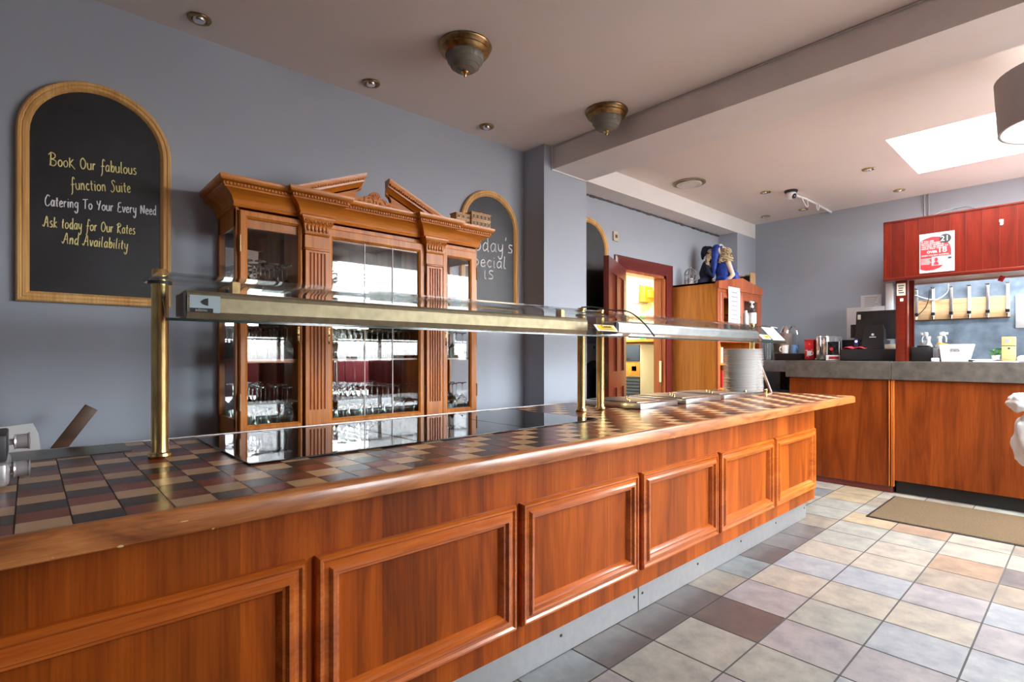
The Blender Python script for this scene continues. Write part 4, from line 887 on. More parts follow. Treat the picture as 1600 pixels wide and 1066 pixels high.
for k, y in enumerate((5.12, 5.30, 5.62, 5.78)):
    tag(MB().lathe([(0, 0), (.035, 0), (.036, .10), (.03, .12), (.012, .14), (.012, .17), (0, .17)], (-2.7, y, 1.379), seg=16).build('bottle', ['clear_plastic', 'dark_grey', 'white_ceramic', 'clear_plastic'][k]), ['clear bottle left inside glazed cabinet', 'dark bottle behind the notice inside cabinet', 'white bottle inside the right cabinet door', 'clear bottle at the right inside cabinet'][k], 'bottle', 'bottles inside the cabinet')
# lantern
ln = thing('lantern', 'small silver birdcage lantern on the left of the cabinet top', 'lantern', (-2.86, 5.14, CZ+.001))
def lpt(a, z, r_): return (-2.86+r_*math.cos(a), 5.14+r_*math.sin(a), CZ+z)
MB().lathe([(0, 0), (.075, 0), (.078, .006), (.07, .014), (0, .014)], (-2.86, 5.14, CZ+.001), seg=24).build('base', 'white_plastic', ln)
q = MB()
for k in range(10):
    a = k*math.pi/5; q.tube([lpt(a, .014, .065), lpt(a, .11, .065)]+[lpt(a, .11+.07*math.sin(t_), .065*math.cos(t_)+.002) for t_ in (.3, .6, .9, 1.2, 1.5)], .004, 6)
for z in (.05, .11): q.torus((-2.86, 5.14, CZ+z), .065, .0045, 'Z', 24, 6)
q.build('cage', 'grey_metal', ln)
q = MB(); q.ball((-2.86, 5.14, CZ+.185), .010, 10); q.torus((-2.86, 5.14, CZ+.205), .014, .003, 'X', 14, 6); q.build('finial', 'steel', ln)
MB().cyl((-2.86, 5.14, CZ+.0145), .028, .06, seg=16).build('candle', 'dirty_white', ln)
# two velvet dolls leaning together
def blob(parts, name, mat, par, vox=.008, sub=1):
    q = MB()
    for c_, r_, s_ in parts: q.ball(c_, r_, 14, s_)
    bmesh.ops.recalc_face_normals(q.bm, faces=q.bm.faces)
    me = bpy.data.meshes.new('b'); q.bm.to_mesh(me); q.bm.free(); o = bpy.data.objects.new('b', me); C.objects.link(o)
    md_ = o.modifiers.new('r', 'REMESH'); md_.mode = 'VOXEL'; md_.voxel_size = vox; sm = o.modifiers.new('s', 'SMOOTH'); sm.iterations = 4
    me2 = bpy.data.meshes.new_from_object(o.evaluated_get(bpy.context.evaluated_depsgraph_get())); bpy.data.objects.remove(o)
    q = MB(); q.bm.from_mesh(me2); bpy.data.meshes.remove(me2); return q.build(name, mat, par, smooth=60)
def chain(pts, rs, n=7):
    out = []
    for i in range(len(pts)-1):
        for k in range(n):
            t_ = k/n; out.append((Vector(pts[i]).lerp(Vector(pts[i+1]), t_), rs[i]*(1-t_)+rs[i+1]*t_, (1, 1, 1)))
    out.append((Vector(pts[-1]), rs[-1], (1, 1, 1))); return out
def curls(cs, n, r_, seed, par):
    rr = random.Random(seed); q = MB()
    for c_, R_ in cs:
        for k in range(n):
            d = Vector((rr.gauss(0, 1), rr.gauss(0, 1), rr.gauss(0, 1))).normalized()*R_*rr.uniform(.75, 1.05); p0 = Vector(c_)+d
            pts = [p0+Vector((r_*math.cos(t_*1.3+k), r_*math.sin(t_*1.3+k), -t_*r_*.38)) for t_ in range(7)]
            q.tube(pts, r_*.42, 5)
    return q.build('hair', 'blond_hair', par)
CT = CZ+.002
K = 1.15
def dc(pts, rs): return chain([(x, y, CT+z*K) for x, y, z in pts], rs)
d1 = thing('doll', 'doll in dark navy velvet and cap with blond curls, turned away on cabinet', 'doll', (-2.82, 5.42, CT))
blob(dc([(-2.83, 5.42, .055), (-2.83, 5.42, .13), (-2.815, 5.42, .20), (-2.80, 5.42, .245)], [.055, .080, .066, .036])+dc([(-2.80, 5.42, .245), (-2.79, 5.42, .30)], [.03, .05])+dc([(-2.80, 5.36, .20), (-2.77, 5.345, .13), (-2.745, 5.36, .10)], [.032, .026, .02])+dc([(-2.84, 5.38, .05), (-2.85, 5.30, .04)], [.05, .033]), 'body', 'navy_velvet', d1)
blob([((-2.805, 5.42, CT+.335*K), .058, (1, 1, 1))]+dc([(-2.84, 5.41, .355), (-2.862, 5.40, .32), (-2.866, 5.40, .27)], [.04, .026, .014]), 'cap', 'navy_velvet', d1)
curls([((-2.772, 5.385, CT+.315*K), .040), ((-2.775, 5.375, CT+.26*K), .042), ((-2.785, 5.37, CT+.215*K), .025)], 26, .013, 4, d1)
d2 = thing('doll', 'doll in bright blue velvet with long pointed hat and silver bell', 'doll', (-2.62, 5.44, CT))
blob(dc([(-2.635, 5.44, .06), (-2.635, 5.44, .13), (-2.64, 5.44, .20), (-2.655, 5.44, .25)], [.085, .098, .066, .035])+dc([(-2.60, 5.44, .07), (-2.545, 5.45, .09), (-2.525, 5.46, .05)], [.06, .048, .04])+dc([(-2.66, 5.38, .05), (-2.60, 5.36, .045)], [.05, .045]), 'body', 'blue_velvet', d2)
blob([((-2.70, 5.43, CT+.325*K), .060, (1, 1, 1.15))]+dc([(-2.705, 5.395, .34), (-2.715, 5.375, .25), (-2.722, 5.37, .16), (-2.728, 5.365, .085)], [.052, .042, .030, .014]), 'hat', 'blue_velvet', d2)
MB().ball((-2.728, 5.362, CT+.085*K-.028), .016, 12).build('bell', 'chrome', d2)
q = MB(); q.torus((0, 0, 0), .062, .013, 'Z', 22, 8); bmesh.ops.transform(q.bm, matrix=Matrix.Translation((-2.668, 5.435, CT+.325*K)) @ Matrix.Rotation(R(80), 4, 'Y'), verts=q.bm.verts); q.build('fur_trim', 'cream_fur', d2)
blob([((-2.66, 5.44, CT+.315*K), .052, (1, .95, 1.1))], 'head', 'porcelain_skin', d2)
curls([((-2.618, 5.42, CT+.315*K), .045), ((-2.605, 5.41, CT+.26*K), .050), ((-2.635, 5.39, CT+.255*K), .03)], 36, .015, 9, d2)
blob(dc([(-2.585, 5.40, .205), (-2.55, 5.385, .14), (-2.522, 5.38, .085), (-2.55, 5.365, .055), (-2.585, 5.355, .05)], [.028, .026, .022, .020, .018]), 'arm', 'porcelain_skin', d2, .006)
t_ = thing('cardboard_box', 'small open cardboard box at the right end of cabinet top', 'box', (-2.58, 5.86, CT))
MB().box((-2.65, 5.80, CT), (-2.525, 5.93, CT+.01)).build('bottom', 'cardboard', t_)
for a, b in (((-2.65, 5.80, CT+.01), (-2.642, 5.93, CT+.15)), ((-2.642, 5.922, CT+.01), (-2.533, 5.93, CT+.16)), ((-2.533, 5.80, CT+.01), (-2.525, 5.93, CT+.17))): MB().box(a, b).build('side', 'cardboard', t_)
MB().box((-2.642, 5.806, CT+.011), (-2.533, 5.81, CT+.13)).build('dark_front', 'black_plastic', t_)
# ------------------------------------------------------------------ kitchen behind the door
t_ = thing('ice_machine', 'tall grey-blue ice machine with louvred base seen through doorway', 'appliance', (-4.1, 5.75, 0))
MB().box((-4.45, 5.62, .60), (-3.80, 6.05, 1.34), .02).build('body', 'cream_wall', t_)
MB().box((-4.44, 5.612, .94), (-3.81, 5.62, 1.11), .004).build('reflection_panel', 'cabinet_wood', t_)  # orange reflection on the steel, put in as a wood-coloured panel
MB().box((-4.44, 5.60, 1.12), (-3.81, 5.62, 1.33), .008).build('door', 'appliance_grey', t_)
MB().box((-4.1, 5.594, 1.15), (-3.95, 5.60, 1.165)).build('handle', 'black_plastic', t_)
for k in range(7): MB().box((-4.44, 5.598, .63+k*.04), (-3.81, 5.62, .655+k*.04), .004).build('louvre', 'appliance_grey', t_)
MB().box((-4.44, 5.61, .62), (-3.81, 5.62, .93)).build('grille_back', 'black_plastic', t_)
MB().box((-3.93, 5.612, 1.0), (-3.86, 5.62, 1.06)).build('badge', 'paper', t_)
MB().box((-4.40, 5.66, .002), (-3.85, 6.0, .60)).build('plinth', 'dark_grey', t_)
t_ = tag(MB().box((-4.7, 5.58, 1.365), (-3.60, 6.09, 1.395)).build('wall_shelf', 'cabinet_wood'), 'brown wooden shelf above the ice machine in the kitchen', 'shelf')
tag(MB().box((-3.87, 5.7, 1.396), (-3.80, 5.72, 1.46)).build('green_sign', 'green_sign'), 'small bright green sign standing on the kitchen shelf', 'sign')
tag(MB().box((-3.78, 5.7, 1.396), (-3.66, 5.8, 1.45)).build('box', 'poster_red'), 'small red and white box on the kitchen shelf', 'box')
t_ = thing('fly_killer', 'grey boxed wall lamp with amber tube on kitchen wall', 'lamp', (-4.0, 5.98, 1.9))
MB().box((-4.12, 5.9, 1.88), (-4.02, 6.098, 2.12), .006).build('housing', 'grey_metal', t_); MB().box((-4.02, 5.92, 1.90), (-3.94, 6.098, 2.10), .006).build('lamp_box', 'yellow_sign', t_)
MB().box((-3.94, 5.95, 1.95), (-3.88, 6.098, 2.05), .006).build('tube_end', 'yellow_sign', t_)
for k in range(5): tag(MB().box((-3.70+k*.09, 6.085, .1), (-3.70+k*.09+.07, 6.099, 2.6), .004).build('wall_panel_strip', 'cream_wall'), 'cream vertical wall panel strip in the kitchen', 'wall panel', 'cream panel strips in the kitchen')

# ------------------------------------------------------------------ bar counter
BZ = 1.145
bc = thing('bar_counter', 'dark wood bar counter front with corner strip at the far end', 'counter', (-.1, 6.0, 0))
MB().box((-2.03, 5.545, .055), (-1.215, 6.4, .985)).build('front_panel', 'bar_wood', bc, smooth=0)
MB().box((-1.172, 5.545, .115), (1.2, 6.4, .985)).build('front_panel', 'bar_wood', bc, smooth=0)
q = MB(); 
for x in (-1.215, -1.196, -1.184): q.box((x, 5.533, .06), (x+.011, 5.56, .985), .003)
q.build('corner_strip', 'cherry_stile', bc)
MB().box((-2.02, 5.56, .002), (-1.19, 6.4, .055)).build('plinth', 'maroon_gloss', bc, smooth=0)
MB().box((-1.172, 5.60, .002), (1.2, 6.4, .115)).build('plinth', 'black_plastic', bc, smooth=0)
bt_ = thing('bar_worktop', 'thick dark grey stone-effect bar top with brown flecks', 'worktop', (-.1, 6.0, .985))
MB().box((-2.06, 5.52, .986), (-1.195, 6.515, BZ), .003).build('slab', 'stone_top', bt_, smooth=0); MB().box((-1.193, 5.52, .986), (1.25, 6.515, BZ), .003).build('slab', 'stone_top', bt_, smooth=0)
t_ = thing('back_worktop', 'lower grey worktop between cabinet and bar with open shelf beneath', 'worktop', (-2.3, 6.2, 0))
MB().box((-2.47, 5.95, 1.02), (-2.062, 6.51, BZ-.003), .003).build('slab', 'stone_grey', t_, smooth=0)
MB().box((-2.47, 6.0, .78), (-2.07, 6.5, .80)).build('shelf', 'grey_metal', t_); MB().box((-2.47, 6.46, .002), (-2.07, 6.5, 1.02)).build('back_panel', 'black_plastic', t_)
for x in (-2.47, -2.09): MB().box((x, 6.0, .002), (x+.02, 6.46, .78)).build('side_panel', 'black_plastic', t_)
def bowl_stack(x, y, z, n, lb):
    for k in range(n):
        q = MB().lathe([(0, 0), (.03, 0), (.034, .004), (.058, .034), (.060, .036), (.055, .034), (.03, .008), (0, .008)], (x, y, z+k*.011), seg=20)
        tag(q.build('bowl', 'white_ceramic'), lb if k < n-1 else lb.replace('bowl in', 'top bowl of'), 'bowl', 'bowls stacked under the grey worktop')
bowl_stack(-2.18, 6.1, .801, 5, 'white bowl in the stack under the grey worktop')
tag(MB().ball((-2.33, 6.08, .846), .045, 16).build('glass_ball_jar', 'clear_plastic'), 'round clear jar under the grey worktop', 'jar')
tag(MB().box((-2.36, 5.99, .002), (-2.14, 6.0, .76)).build('white_box', 'grey_metal'), 'grey metal panel below the shelf beside the bar', 'panel')
# mugs, jug, tray
tag(MB().box((-2.35, 6.0, BZ-.002), (-2.07, 6.16, BZ+.072), .006).build('black_tray', 'black_plastic'), 'low black box under the white and blue mugs', 'box')
def mug(x, y, mat, lb):
    t_ = thing('mug', lb, 'mug', (x, y, BZ+.073), 'mugs on the black box')
    MB().lathe([(0, 0), (.034, 0), (.037, .004), (.040, .088), (.0385, .090), (.036, .086), (.033, .006), (0, .006)], (x, y, BZ+.073), seg=24).build('cup', mat, t_)
    q = MB(); q.tube([(x+.035*math.cos(-2.2 if mat == 'white_ceramic' else -.7)+.0+.026*math.sin(t_)*math.cos(-2.2 if mat == 'white_ceramic' else -.7), y+.035*math.sin(-2.2 if mat == 'white_ceramic' else -.7)+.026*math.sin(t_)*math.sin(-2.2 if mat == 'white_ceramic' else -.7), BZ+.073+.045+.026*math.cos(t_)) for t_ in [k*math.pi/8 for k in range(9)]], .005, 6)
    q.build('handle', mat, t_)
mug(-2.265, 6.05, 'white_ceramic', 'white mug on the low black box'); mug(-2.165, 6.05, 'blue_ceramic', 'light blue mug on the low black box')
for x, y, h, lb in ((-2.42, 6.02, .19, 'tall clear glass jug beside the plate stack'), (-2.385, 6.12, .16, 'clear tumbler behind the tall glass jug')):
    tag(MB().lathe([(0, 0), (.036, 0), (.038, .004), (.040, h), (.038, h), (.035, .008), (0, .008)], (x, y, BZ-.002), seg=20).build('glass_tumbler', 'wine_glass'), lb, 'glass', 'glasses by the black box')
em = thing('coffee_machine', 'chrome coffee machine top showing behind the cabinet edge', 'coffee machine', (-2.36, 6.33, BZ))
MB().box((-2.46, 6.24, BZ-.002), (-2.26, 6.42, BZ+.30), .01).build('body', 'steel', em)
MB().lathe([(0, 0), (.06, 0), (.065, .01), (.05, .05), (.03, .085), (0, .09)], (-2.36, 6.33, BZ+.30), seg=22).build('boiler_dome', 'chrome', em)
q = MB(); q.tube(catmull([(-2.31, 6.3, BZ+.33), (-2.26, 6.27, BZ+.38), (-2.22, 6.25, BZ+.34), (-2.21, 6.25, BZ+.28)]), .008, 7); q.tube([(-2.42, 6.28, BZ+.36), (-2.47, 6.2, BZ+.37)], .01, 7); q.build('steam_pipe', 'chrome', em)
tag(MB().box((-2.05, 5.90, BZ+.001), (-1.70, 6.2, BZ+.010), .002).build('black_mat', 'black_plastic'), 'thin black mat under the chrome machine on the bar', 'mat')
rt = thing('tea_tin', 'red tin with white cup picture beside chrome machine', 'tin', (-1.985, 5.98, BZ+.011))
MB().box((-2.03, 5.94, BZ+.011), (-1.94, 6.03, BZ+.20), .006).build('body', 'red_gloss', rt); MB().box((-2.035, 5.935, BZ+.20), (-1.935, 6.035, BZ+.215), .004).build('lid', 'red_gloss', rt)
q = MB(); q.box((-2.005, 5.938, BZ+.05), (-1.965, 5.940, BZ+.10)); q.torus((-1.96, 5.939, BZ+.075), .014, .004, 'Y', 14, 5); q.build('cup_picture', 'paper', rt)
for k in range(6): MB().ball((-2.02+.07*rnd.random(), 5.9405, BZ+.03+.15*rnd.random()), .006, 6, (1, .3, 1)).build('dot', 'dirty_white', rt)
cm = thing('chrome_dispenser', 'twin-cylinder chrome dispenser with grey side panel on the bar', 'dispenser', (-1.87, 6.0, BZ+.011))
MB().box((-1.915, 5.95, BZ+.011), (-1.74, 6.15, BZ+.245), .02, 3).build('body', 'grey_metal', cm)
for x in (-1.885, -1.825): MB().lathe([(0, 0), (.028, 0), (.030, .004), (.030, .215), (.026, .235), (.012, .242), (0, .244)], (x, 5.93, BZ+.011), seg=22).build('cylinder', 'chrome', cm)
q = MB(); q.tube([(-1.89, 5.90, BZ+.225), (-1.82, 5.90, BZ+.235)], .006, 6); q.box((-1.92, 5.905, BZ+.011), (-1.79, 5.95, BZ+.022), .003); q.build('drip_tray', 'steel', cm)
q = MB(); q.tube([(-1.885, 5.90, BZ+.09), (-1.885, 5.885, BZ+.10), (-1.885, 5.88, BZ+.06)], .007, 6); q.build('tap', 'white_plastic', cm)
bx = thing('equipment_box', 'black box behind the card stand with thin glass lid', 'box', (-1.6, 6.1, BZ))
MB().box((-1.80, 6.20, BZ+.001), (-1.40, 6.45, BZ+.20), .006).build('body', 'black_plastic', bx); MB().box((-1.805, 6.195, BZ+.20), (-1.395, 6.455, BZ+.21), .003).build('lid', 'black_gloss', bx)
cs = thing('card_stand', 'upright card stand with red disc and red printed label', 'card stand', (-1.70, 5.76, BZ+.001))
MB().box((-1.77, 5.755, BZ+.001), (-1.645, 5.762, BZ+.185), .001).build('panel', 'black_gloss', cs)
for x in (-1.765, -1.66): MB().box((x, 5.752, BZ+.06), (x+.006, 5.755, BZ+.185)).build('pale_edge', 'dirty_white', cs)
MB().lathe([(0, 0), (.016, 0), (.016, .003), (0, .003)], (-1.725, 5.752, BZ+.115), 'Y', 18).build('red_disc', 'poster_red', cs)
MB().box((-1.77, 5.750, BZ+.004), (-1.65, 5.755, BZ+.055)).build('label', 'paper', cs); MB().box((-1.745, 5.748, BZ+.018), (-1.66, 5.750, BZ+.042)).build('label_band', 'poster_red', cs)
# till: cash drawer, monitor, printer
cd = thing('cash_drawer', 'wide black cash drawer under the till screen', 'cash drawer', (-1.42, 5.8, BZ+.001))
MB().box((-1.63, 5.70, BZ+.004), (-1.185, 6.05, BZ+.108), .004).build('body', 'black_plastic', cd); MB().box((-1.20, 5.698, BZ+.01), (-1.196, 5.70, BZ+.10)).build('front_seam', 'dark_grey', cd)
for x in (-1.60, -1.22): MB().cyl((x, 5.74, BZ+.001), .012, .004, seg=10).build('foot', 'dark_grey', cd)
ZD = BZ+.109
ml = thing('till_monitor', 'black till touchscreen seen from behind on a sloping stand', 'monitor', (-1.38, 5.82, ZD))
q = MB(); q.box((-.185, -.016, 0), (.185, .016, .27), .008); bm_ = q.bm; bmesh.ops.transform(bm_, matrix=Matrix.Translation((-1.365, 5.86, ZD+.095)) @ Matrix.Rotation(R(-8), 4, 'X'), verts=bm_.verts); q.build('screen_back', 'black_plastic', ml)
q = MB(); q.rings([[(x0, y, z) for x0, y, z in r_] for r_ in ([(-1.47, 5.74, ZD+.001), (-1.295, 5.74, ZD+.001), (-1.295, 5.90, ZD+.001), (-1.47, 5.90, ZD+.001)], [(-1.462, 5.775, ZD+.18), (-1.303, 5.775, ZD+.18), (-1.303, 5.845, ZD+.18), (-1.462, 5.845, ZD+.18)], [(-1.447, 5.79, ZD+.225), (-1.318, 5.79, ZD+.225), (-1.318, 5.84, ZD+.225), (-1.447, 5.84, ZD+.225)])], cap0=True, cap1=True); sd = q.build('stand', 'black_plastic', ml)
MB().lathe([(0, 0), (.011, 0), (.011, .003), (0, .003)], (-1.385, 5.757, ZD+.135), 'Y', 16).build('logo_disc', 'paper', sd); MB().box((-1.41, 5.755, ZD+.108), (-1.36, 5.760, ZD+.116)).build('logo_bar', 'paper', sd)
MB().box((-1.415, 5.745, ZD+.012), (-1.33, 5.750, ZD+.018)).build('silver_trim', 'steel', sd)
MB().box((-1.53, 5.852, ZD+.285), (-1.505, 5.856, ZD+.33)).build('sticky_label', 'beige_box', ml)
pd = thing('customer_display', 'small black customer display on pole left of till screen', 'display', (-1.545, 5.80, ZD))
MB().box((-1.60, 5.89, ZD+.11), (-1.53, 5.91, ZD+.24), .004).build('display_head', 'black_plastic', pd); MB().cyl((-1.53, 5.83, ZD+.001), .022, .10, seg=14).build('scanner_base', 'dark_grey', pd); MB().cyl((-1.56, 5.90, ZD+.001), .012, .11, seg=10).build('pole', 'black_plastic', pd)
MB().ball((-1.53, 5.805, ZD+.075), .010, 10).build('blue_light', 'blue_led', pd)
q = MB(); q.rings([[(-1.65+k*.028, 5.715+.0*k, ZD+.002+.018*math.sin(k*.9+.4)**2+.004), (-1.65+k*.028, 5.80, ZD+.004+.022*math.sin(k*.8+.2)**2+.006)] for k in range(8)], closed=False); o = q.build('red_cloth', 'red_cloth'); sl = o.modifiers.new('s', 'SOLIDIFY'); sl.thickness = .004
o.location.x += .03
tag(o, 'crumpled red cloth on the left end of the cash drawer', 'cloth')
tag(MB().box((-1.285, 5.72, ZD+.001), (-1.19, 5.80, ZD+.045), .003).build('receipt_box', 'beige_box'), 'small beige box beside the till stand', 'box')
tag(MB().box((-1.745, 6.30, BZ+.2115), (-1.415, 6.31, BZ+.545), .001).build('white_board', 'paper'), 'white sheet standing upright behind the till screen', 'sheet')
pt = thing('wall_paper_notice', 'white printed sheet pinned to the far wall above till', 'notice', (-1.58, YF-.003, 1.66))
MB().box((-1.675, YF-.003, 1.655), (-1.49, YF-.001, 1.83)).build('sheet', 'paper', pt)
for k in range(8): MB().box((-1.64, YF-.0045, 1.675+k*.018), (-1.52-rnd.random()*.03, YF-.003, 1.680+k*.018)).build('print_line', 'ink_grey', pt)
tag(MB().box((-1.445, YF-.05, 1.58), (-1.385, YF-.001, 1.93), .004).build('electric_box', 'white_plastic'), 'narrow white box on the far wall beside the red post', 'box')
tag(MB().box((-1.53, YF-.03, 1.60), (-1.40, YF-.001, 1.66)).build('paper_tray', 'paper'), 'white paper edge on the wall behind till', 'paper')
# red canopy over the bar
cy_ = thing('bar_canopy', 'red stained planked canopy with two posts over the bar', 'canopy', (-.1, 5.9, BZ+.001))
MB().box((-1.25, 5.55, 1.872), (1.2, 5.575, 2.358)).build('fascia', 'red_wood', cy_, smooth=0)
q = MB()
for k in range(25): q.box((-1.20+k*.1-.0015, 5.547, 1.875), (-1.20+k*.1+.0015, 5.551, 2.357))
q.build('plank_seams', 'maroon_gloss', cy_, smooth=0)
q = MB(); q.box((-1.256, 5.542, 1.842), (1.2, 5.58, 1.872), .004); q.box((-1.253, 5.545, 2.35), (1.2, 5.58, 2.362)); q.box((-1.254, 5.545, 1.842), (-1.235, 5.58, 2.36)); q.build('trim_rail', 'red_rail', cy_)
MB().box((-1.25, 5.575, 1.88), (-1.225, 6.50, 2.358)).build('side_board', 'red_wood', cy_, smooth=0)
MB().box((-1.225, 5.58, 1.875), (1.2, 6.20, 1.885)).build('soffit', 'soffit_board', cy_, smooth=0); MB().box((-1.225, 6.19, 1.86), (1.2, 6.20, 1.875)).build('soffit_edge', 'soffit_board', cy_)
for (x, y, w_) in ((-1.13, 5.62, .038), (-1.128, 5.92, .024)):
    p_ = MB().box((x-w_, y-w_, BZ+.001), (x+w_, y+w_, 1.874), .003).build('post', 'red_rail', cy_)
    for dx in (-1, 1): MB().box((x+dx*w_-.004, y-w_-.004, BZ+.001), (x+dx*w_+.004, y-w_+.004, 1.872)).build('post_bead', 'red_wood', p_)
    if y < 5.8:
        lb_ = MB().box((x-.034, y-w_-.003, 1.715), (x+.028, y-w_-.0005, 1.82)).build('sticker', 'beige_box', p_)
        for k in range(4): MB().box((x-.024+.004*(k % 2), y-w_-.0042, 1.795-k*.020), (x+.018-.005*(k % 3), y-w_-.003, 1.803-k*.020)).build('print_line', 'ink_black', lb_)
        MB().box((x-.01, y-w_-.002, 1.665), (x+.012, y-w_-.0005, 1.69)).build('torn_paper', 'paper', p_)
MB().cyl((-.49, 5.549, 2.215), .012, .012, 'Y', 14).build('white_hook', 'white_plastic', cy_); MB().box((-.502, 5.537, 2.225), (-.478, 5.549, 2.245), .003).build('white_hook', 'white_plastic', cy_)
# poster
po = thing('age_poster', 'red and white poster about proof of age on the canopy', 'poster', (-.885, 5.548, 1.885))
PX0, PX1, PZ0, PZ1, PYY = -1.0, -.77, 1.886, 2.212, 5.549
MB().box((PX0, PYY-.002, PZ0), (PX1, PYY, PZ1)).build('sheet', 'poster_paper', po)
W_, H_ = PX1-PX0, PZ1-PZ0
def pp(u, v): return (PX0+u*W_, PZ0+v*H_)
sh_ = [(0.03, .10), (.2, .055), (.4, .06), (.58, .10), (.70, .17), (.36, .17), (.36, .40), (.91, .40), (.91, .55), (.87, .66), (.80, .75), (.70, .84), (.55, .90), (.35, .91), (.15, .87), (.03, .82)]
q = MB(); q.prism([pp(*p_) for p_ in sh_], fY(PYY-.002), 0, .0008); q.build('red_field', 'poster_red', po, smooth=0)
q = MB(); q.prism([pp(.74+.17*math.cos(t_), .83+.115*math.sin(t_)) for t_ in [k*math.pi/14 for k in range(28)]], fY(PYY-.0028), 0, .0006); q.build('black_disc', 'ink_black', po, smooth=0)
def ptx(s_, size, u, v, mat='poster_paper', al='CENTER', bold=.0): return text('lettering', s_, size, mat, po, axes((*[pp(u, v)[0]], PYY-.0045, pp(u, v)[1]), (1, 0, 0), (0, 0, 1), (0, -1, 0)), .0004, al, bold)
ptx('21', .060, .735, .825, bold=.0006); ptx('18', .062, .66, .55, bold=.0008); ptx('OVER', .027, .37, .52, bold=.0008)
for k, s_ in enumerate(('IF YOU ARE', 'LUCKY ENOUGH', 'TO LOOK UNDER 21', 'YOU WILL BE ASKED TO', 'PROVE THAT YOU ARE')): ptx(s_, .016, .06, .80-.048*k, al='LEFT', bold=.0003)
ptx('WHEN YOU BUY ALCOHOL', .0145, .06, .435, al='LEFT', bold=.0003)
for k in range(5):
    q = MB(); e_ = .34-.02*(k*2 % 3); q.prism([pp(.05, .35-.033*k), pp(e_, .35-.033*k), pp(e_, .362-.033*k), pp(.05, .362-.033*k)], fY(PYY-.0028), 0, .0006); q.build('print_line', 'poster_paper', po, smooth=0)
q = MB(); q.prism([pp(*p_) for p_ in ((.39, .18), (.59, .18), (.59, .39), (.39, .39))], fY(PYY-.002), .0008, .0014); q.build('photo_frame', 'grey_metal', po, smooth=0)
q = MB(); q.prism([pp(.49+.05*math.cos(t_), .32+.045*math.sin(t_)) for t_ in [k*math.pi/8 for k in range(16)]], fY(PYY-.0034), 0, .0006); q.prism([pp(*p_) for p_ in ((.42, .19), (.56, .19), (.55, .24), (.51, .27), (.47, .27), (.43, .24))], fY(PYY-.0034), 0, .0006); q.build('silhouette', 'poster_red', po, smooth=0)
for k in range(5): q = MB(); q.prism([pp(.63, .36-.03*k), (pp(.82, 0)[0], pp(0, .36-.03*k)[1]), (pp(.82, 0)[0], pp(0, .367-.03*k)[1]), pp(.63, .367-.03*k)], fY(PYY-.002), 0, .0005); q.build('print_line', 'ink_grey', po, smooth=0)
q = MB(); q.prism([pp(*p_) for p_ in ((.82, .31), (.92, .31), (.92, .36), (.82, .36))], fY(PYY-.002), 0, .0008); q.build('stamp', 'dark_grey', po, smooth=0)
# splashback, optics rail
tag(MB().box((-1.36, YF-.012, BZ+.001), (1.2, YF-.001, 1.95)).build('splashback', 'splash_blue'), 'mottled blue-grey splashback panel on the far wall behind bar', 'splashback')
rl = thing('optics_rail', 'pale pine board fixed across splashback behind the bottle optics', 'rail', (-.8, YF-.03, 1.55))
MB().box((-1.23, YF-.034, 1.545), (-.515, YF-.013, 1.735), .003).build('board', 'pine_pale', rl); MB().box((-1.23, YF-.040, 1.536), (-.515, YF-.013, 1.545)).build('lower_edge', 'dark_board', rl)
ON = ['leftmost bottle optic bracket, nearest the red posts', 'second bottle optic bracket from the red posts', 'third bottle optic bracket from the red posts', 'fourth bottle optic bracket, with wide top clip', 'fifth bottle optic bracket from the red posts', 'sixth bottle optic bracket from the red posts, below the red tag']
for k, x in enumerate((-1.189, -1.059, -.923, -.793, -.663, -.530)):
    t_ = thing('bottle_optic', ON[k], 'optic', (x, YF-.035, 1.56), 'bottle optics on the pine rail'); yb_ = YF-.035
    MB().box((x-.011, yb_-.012, 1.575), (x+.011, yb_, 1.85), .002).build('bracket', 'steel_brushed' if k % 2 == 0 else 'white_plastic', t_)
    MB().box((x-.014, yb_-.035, 1.585), (x+.014, yb_, 1.612), .003).build('clamp', 'black_plastic', t_)
    MB().lathe([(0, 0), (.008, 0), (.011, .02), (.012, .03), (0, .03)], (x, yb_-.022, 1.545), seg=12).build('nozzle', 'chrome', t_)
    q = MB(); q.torus((x, yb_-.03, 1.85), .022, .004, 'Z', 16, 6); q.box((x-.01, yb_-.012, 1.84), (x+.01, yb_, 1.858)); q.build('top_clip', 'chrome', t_)
q = MB(); q.tube(catmull([(-1.20, YF-.05, 1.79), (-1.10, YF-.055, 1.745), (-1.02, YF-.055, 1.74), (-.95, YF-.06, 1.80), (-.935, YF-.1, 1.873)]), .005, 6)
tag(q.build('cable', 'white_plastic'), 'white cable sagging from canopy across the optics', 'cable')
q = MB(); q.tube(catmull([(-1.085, YF-.06, 1.83), (-1.09, YF-.06, 1.75), (-1.12, YF-.06, 1.66), (-1.19, YF-.06, 1.575)]), .004, 6)
tag(q.build('cable', 'black_plastic'), 'thin black cable hanging from the second optic', 'cable')
tag(MB().box((-.552, 6.05, 1.82), (-.515, 6.06, 1.868), .004, rot=Matrix.Rotation(R(25), 3, 'Y')).build('red_tag', 'poster_red'), 'small red and white tag hanging under the canopy', 'tag')
tag(MB().box((-.48, YF-.03, 1.44), (-.28, YF-.013, 1.74), .003).build('menu_board', 'paper'), 'white sheet on the splashback at right edge of photo', 'sheet')
